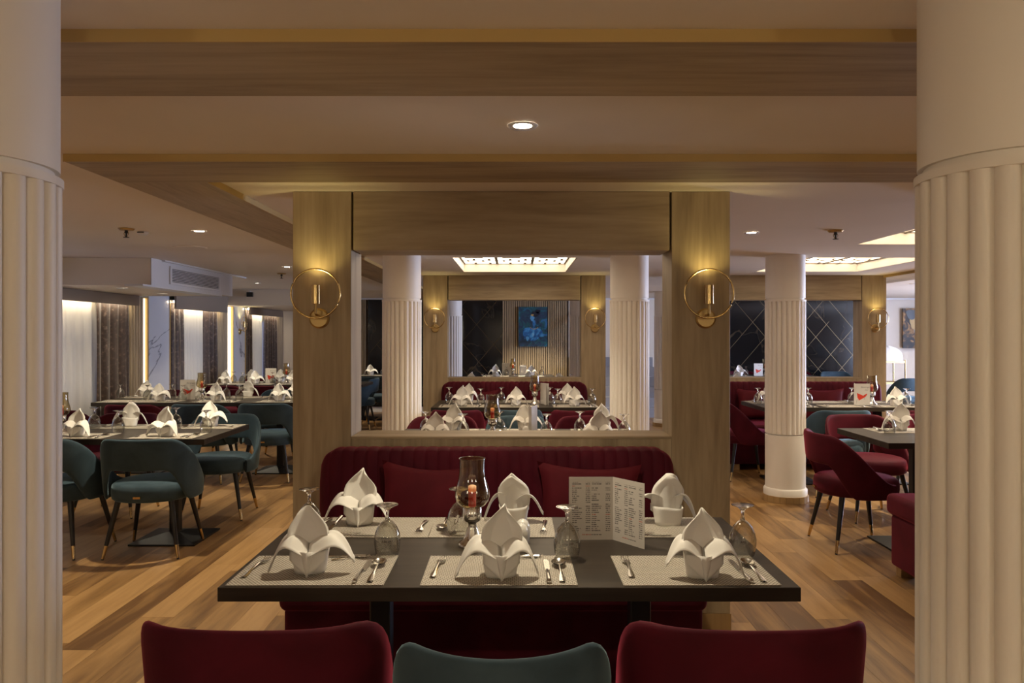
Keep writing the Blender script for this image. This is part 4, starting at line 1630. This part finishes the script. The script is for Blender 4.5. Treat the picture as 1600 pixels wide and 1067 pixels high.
setting('R3', 3.68, False, 'camera-side aisle-end', 'mng')
setting('R3', 4.6, False, 'camera-side wall-end', 'mng')
# window side
for sx, far, pl in ((-2.93, False, 'camera-side second'), (-2.33, False, 'camera-side aisle-end'), (-2.86, True, 'far-side second'), (-2.26, True, 'far-side aisle-end')):
    setting('L1', sx, far, pl, 'mngfks')
for sx, far, pl in ((-3.65, False, 'camera-side third'), (-3.06, False, 'camera-side second'), (-2.42, False, 'camera-side aisle-end'), (-4.03, False, 'camera-side curtain-end'),
                    (-4.05, True, 'far-side curtain-end'), (-3.5, True, 'far-side third'), (-2.93, True, 'far-side second'), (-2.4, True, 'far-side aisle-end')):
    setting('L2', sx, far, pl, 'mngfks' if pl != 'camera-side curtain-end' else 'mgfk')
for sx, far, pl in ((-4.03, False, 'camera-side curtain-end'), (-3.60, False, 'camera-side third'), (-3.1, False, 'camera-side second'), (-2.5, False, 'camera-side aisle-end'),
                    (-3.85, True, 'far-side curtain-end'), (-3.4, True, 'far-side third'), (-2.9, True, 'far-side second')):
    setting('L3', sx, far, pl, 'mng')
for sx, far, pl in ((-2.45, False, 'camera-side curtain-end'), (-2.1, True, 'far-side aisle-end')):
    setting('L4', sx, far, pl, 'mng')
# bench side
for sx, far, pl in ((2.72, True, 'far-side aisle-end'), (2.86, False, 'camera-side aisle-end'), (3.3, True, 'far-side middle')):
    setting('R1', sx, far, pl, 'mngfks')
for sx, far, pl in ((2.62, False, 'camera-side aisle-end'), (3.12, False, 'camera-side middle'), (3.62, False, 'camera-side hidden-end'), (2.55, True, 'far-side aisle-end'), (3.5, True, 'far-side bench-end'), (3.05, True, 'far-side middle')):
    setting('R2', sx, far, pl, {'camera-side middle': 'mfk', 'far-side middle': 'mgk'}.get(pl, 'mngfks'))
for sx, far, pl in ((2.86, False, 'camera-side aisle-end'), (3.65, False, 'camera-side wall-end')):
    setting('R2b', sx, far, pl, 'mng')

LAN = [('T1', -0.142, 2.466), ('T1b', -0.16, 5.10), ('T2', 0.18, 7.55), ('T3', -0.06, 12.9), ('L1', -3.14, 5.30), ('L2', -3.31, 8.08), ('L3', -3.25, 10.85), ('R2', 3.48, 7.52), ('R3', 4.16, 12.85)]
for tk, x, y in LAN:
    put('lantern', make_lantern, x, y, 0, 'chrome-footed smoked glass lantern on the %s' % TN[tk], 'lantern', 'glass table lanterns')
    put('candle', make_candle, x, y, 0, 'small red candle inside the lantern of the %s' % TN[tk], 'candle', 'red candles in the lanterns', TZ + 0.1245)
put('shaker', make_shaker, 0.014, 2.43, 0, 'white ceramic salt shaker in front, on the nearest table', 'shaker', 'white shakers')
put('shaker', make_shaker, 0.020, 2.485, 0, 'white ceramic pepper shaker behind the salt on the nearest table', 'shaker', 'white shakers')
put('shaker', make_shaker, 0.06, 5.03, 0, 'white shaker on the table behind the first partition', 'shaker', 'white shakers')


# ------------------------------------------------------------------ menus
def menu_panel(p0, p1, h, mat, t, name, flip=False):
    """upright sheet from p0 to p1 (xy), UV mapped, front towards the camera side"""
    a, b = Vector((*p0, 0.0008)), Vector((*p1, 0.0008))
    d = (b - a).normalized()
    n = Vector((d.y, -d.x, 0)) * 0.0006
    up = Vector((0, 0, h))
    me = bpy.data.meshes.new(name)
    vs_ = [a + n, b + n, b + n + up, a + n + up, a - n, b - n, b - n + up, a - n + up]
    me.from_pydata([tuple(v) for v in vs_], [], [(0, 1, 2, 3), (5, 4, 7, 6), (0, 4, 5, 1), (1, 5, 6, 2), (2, 6, 7, 3), (3, 7, 4, 0)])
    uvl = me.uv_layers.new(name='UVMap')
    co = {0: (0, 0), 1: (1, 0), 2: (1, 1), 3: (0, 1), 4: (0, 0), 5: (1, 0), 6: (1, 1), 7: (0, 1)}
    for lp in me.loops:
        uvl.data[lp.index].uv = co[lp.vertex_index]
    me.materials.append(MATS[mat])
    me.materials.append(MATS['card'])
    for i, f in enumerate(me.polygons):
        f.material_index = 0 if i < 1 else 1
    o = bpy.data.objects.new(name, me)
    COL.objects.link(o)
    o.parent = t
    return o


t = empty('open_menu', (0.318, 2.532, TZ))
tag(t, 'open standing menu card printed with drink prices on the nearest table', 'menu')
menu_panel((-0.145, -0.002), (0, 0), 0.207, 'menu_print', t, 'page')
menu_panel((0, 0), (0.085, -0.115), 0.207, 'menu_print', t, 'page')


def text_part(txt, size, parent, loc, rx, rz, mat, shear=0.35):
    cu = bpy.data.curves.new('lettering', 'FONT')
    cu.body = txt
    cu.size = size
    cu.shear = shear
    cu.extrude = 0.0002
    ob = bpy.data.objects.new('lettering_tmp', cu)
    COL.objects.link(ob)
    dg = bpy.context.evaluated_depsgraph_get()
    me = bpy.data.meshes.new_from_object(ob.evaluated_get(dg))
    bpy.data.objects.remove(ob)
    me.materials.clear()
    me.materials.append(MATS[mat])
    o = bpy.data.objects.new('lettering', me)
    COL.objects.link(o)
    o.parent = parent
    o.location = loc
    o.rotation_euler = (rx, 0, rz)
    return o


def menu_card(x, y, rz, label, wd=0.15, h=0.207, cover=True, spread=(0.04, 0.09)):
    t = empty('menu_card', (x, y, TZ), rz)
    tag(t, label, 'menu', 'standing menu cards')
    menu_panel((-wd / 2, -0.03), (wd / 2, -0.03), h, 'card', t, 'cover')
    menu_panel((-wd / 2, -0.03), (-wd / 2 + spread[0], spread[1] - 0.03), h, 'card', t, 'back_page')
    if cover:
        def poly(pts, mat, nm, lift):
            m = MB().prism(pts, 0.0307 + lift, 0.0309 + lift)
            m.v = [(a, -c, b) for a, b, c in m.v]
            m.build(nm, mat, t)
        text_part('Beverage', 0.022, t, (-0.012, -0.0308, h - 0.040), R(90), 0, 'print_grey')
        text_part('List', 0.022, t, (0.026, -0.0308, h - 0.066), R(90), 0, 'print_grey')
        poly([(-0.048, 0.118), (0.012, 0.092), (0.03, 0.078), (-0.03, 0.045), (-0.034, 0.062), (-0.042, 0.07)], 'print_red', 'bird_wing', 0)
        poly([(0.012, 0.092), (0.042, 0.112), (0.050, 0.106), (0.030, 0.078)], 'print_red', 'bird_head', 0.0003)
        poly([(0.016, 0.094), (0.030, 0.092), (0.022, 0.098)], 'print_dark', 'bird_eye', 0.0006)
        poly([(0.015, 0.060), (0.030, 0.060), (0.022, 0.064)], 'print_dark', 'bird_foot', 0)
        poly([(-0.056, 0.008), (-0.054, 0.008), (-0.043, 0.062), (-0.046, 0.062)], 'print_grey', 'branch', 0)
    return t


menu_card(3.34, 7.45, R(-4), 'standing menu card with a red bird beside the lantern')
menu_card(4.02, 12.8, R(4), 'menu card peeping over the pale oak sill')
menu_card(0.09, 5.10, R(74), 'folded menu card seen edge-on behind the first partition', cover=False, spread=(0.135, 0.055))
menu_card(0.29, 7.5, R(-70), 'bright white menu card seen edge-on before the second partition', cover=False, spread=(0.14, 0.03))
menu_card(-0.17, 12.98, R(8), 'small white menu card under the blue portrait', cover=False)
menu_card(-3.46, 8.10, R(10), 'white menu card beside the lantern on the long table', cover=True)
menu_card(-3.48, 10.90, R(8), 'menu card with a red bird on the farthest window table')
t = empty('condiment_box', (0.11, 12.92, TZ))
tag(t, 'small white holder box beside the lantern under the portrait', 'holder')
MB().box(-0.06, 0.06, -0.04, 0.04, 0.0005, 0.15).build('box', 'card', t, bevel=0.003)
MB().box(-0.05, 0.05, -0.03, 0.03, 0.15, 0.17).build('paper_packets', 'linen', t)

# ------------------------------------------------------------------ brass trolley far back
t = empty('brass_trolley', (6.15, 12.9, 0))
tag(t, 'brass serving trolley by the gold portrait', 'trolley')
for sx in (-1, 1):
    for sy in (-1, 1):
        MB().tube([(sx * 0.28, sy * 0.2, 0.06), (sx * 0.28, sy * 0.2, 1.02)], 0.014, 8).build('post', 'brass', t, smooth=0.8)
        MB().lathe([(0.006, 0.0005), (0.03, 0.01), (0.034, 0.035), (0.026, 0.06)], 14, (sx * 0.28, sy * 0.2)).build('wheel', 'black_metal', t)
for z in (0.25, 0.62, 0.97):
    MB().box(-0.29, 0.29, -0.21, 0.21, z, z + 0.03).build('shelf', 'brass_dull', t)
lin = MB().grid(lambda u, v: (0.27 * (2 * u - 1) * math.sqrt(max(0, 1 - (v * 0.98) ** 2)) * (1 + 0.05 * math.sin(9 * v)), 0.0, 0.0), 1, 1)
m = MB()
def bundle(u, v):
    a = 2 * PI * u
    p = PI * 0.5 * v
    rr = math.cos(p) ** 0.6 if v < 1 else 0.0
    k = 1 + 0.08 * math.sin(5 * a + 2) + 0.05 * math.sin(9 * a + 3 * v)
    return (0.27 * rr * k * math.cos(a), 0.18 * rr * k * math.sin(a), 0.23 * math.sin(p) * (1 + 0.1 * math.sin(3 * a)))
o = m.grid(bundle, 28, 9, True).build('linen_bundle', 'linen', loc=(6.2, 12.9, 1.001), smooth=True)
tag(o, 'heap of white linen on top of the brass trolley', 'linen')
# stair flank glimpsed beyond the portal
t = empty('staircase', (1.75, 13.3, 0))
tag(t, 'grey staircase flank glimpsed beyond the portal column', 'staircase')
for i in range(6):
    MB().box(-0.55, 0.75, 0.0 + 0.16 * i, 0.16 + 0.16 * i, 0.0005 if i == 0 else 0.0005, 0.17 * (i + 1)).build('step', 'grey_paint', t)
MB().tube([(-0.5, 0.05, 0.95), (-0.5, 0.93, 1.9)], 0.02, 8).build('handrail', 'black_metal', t)
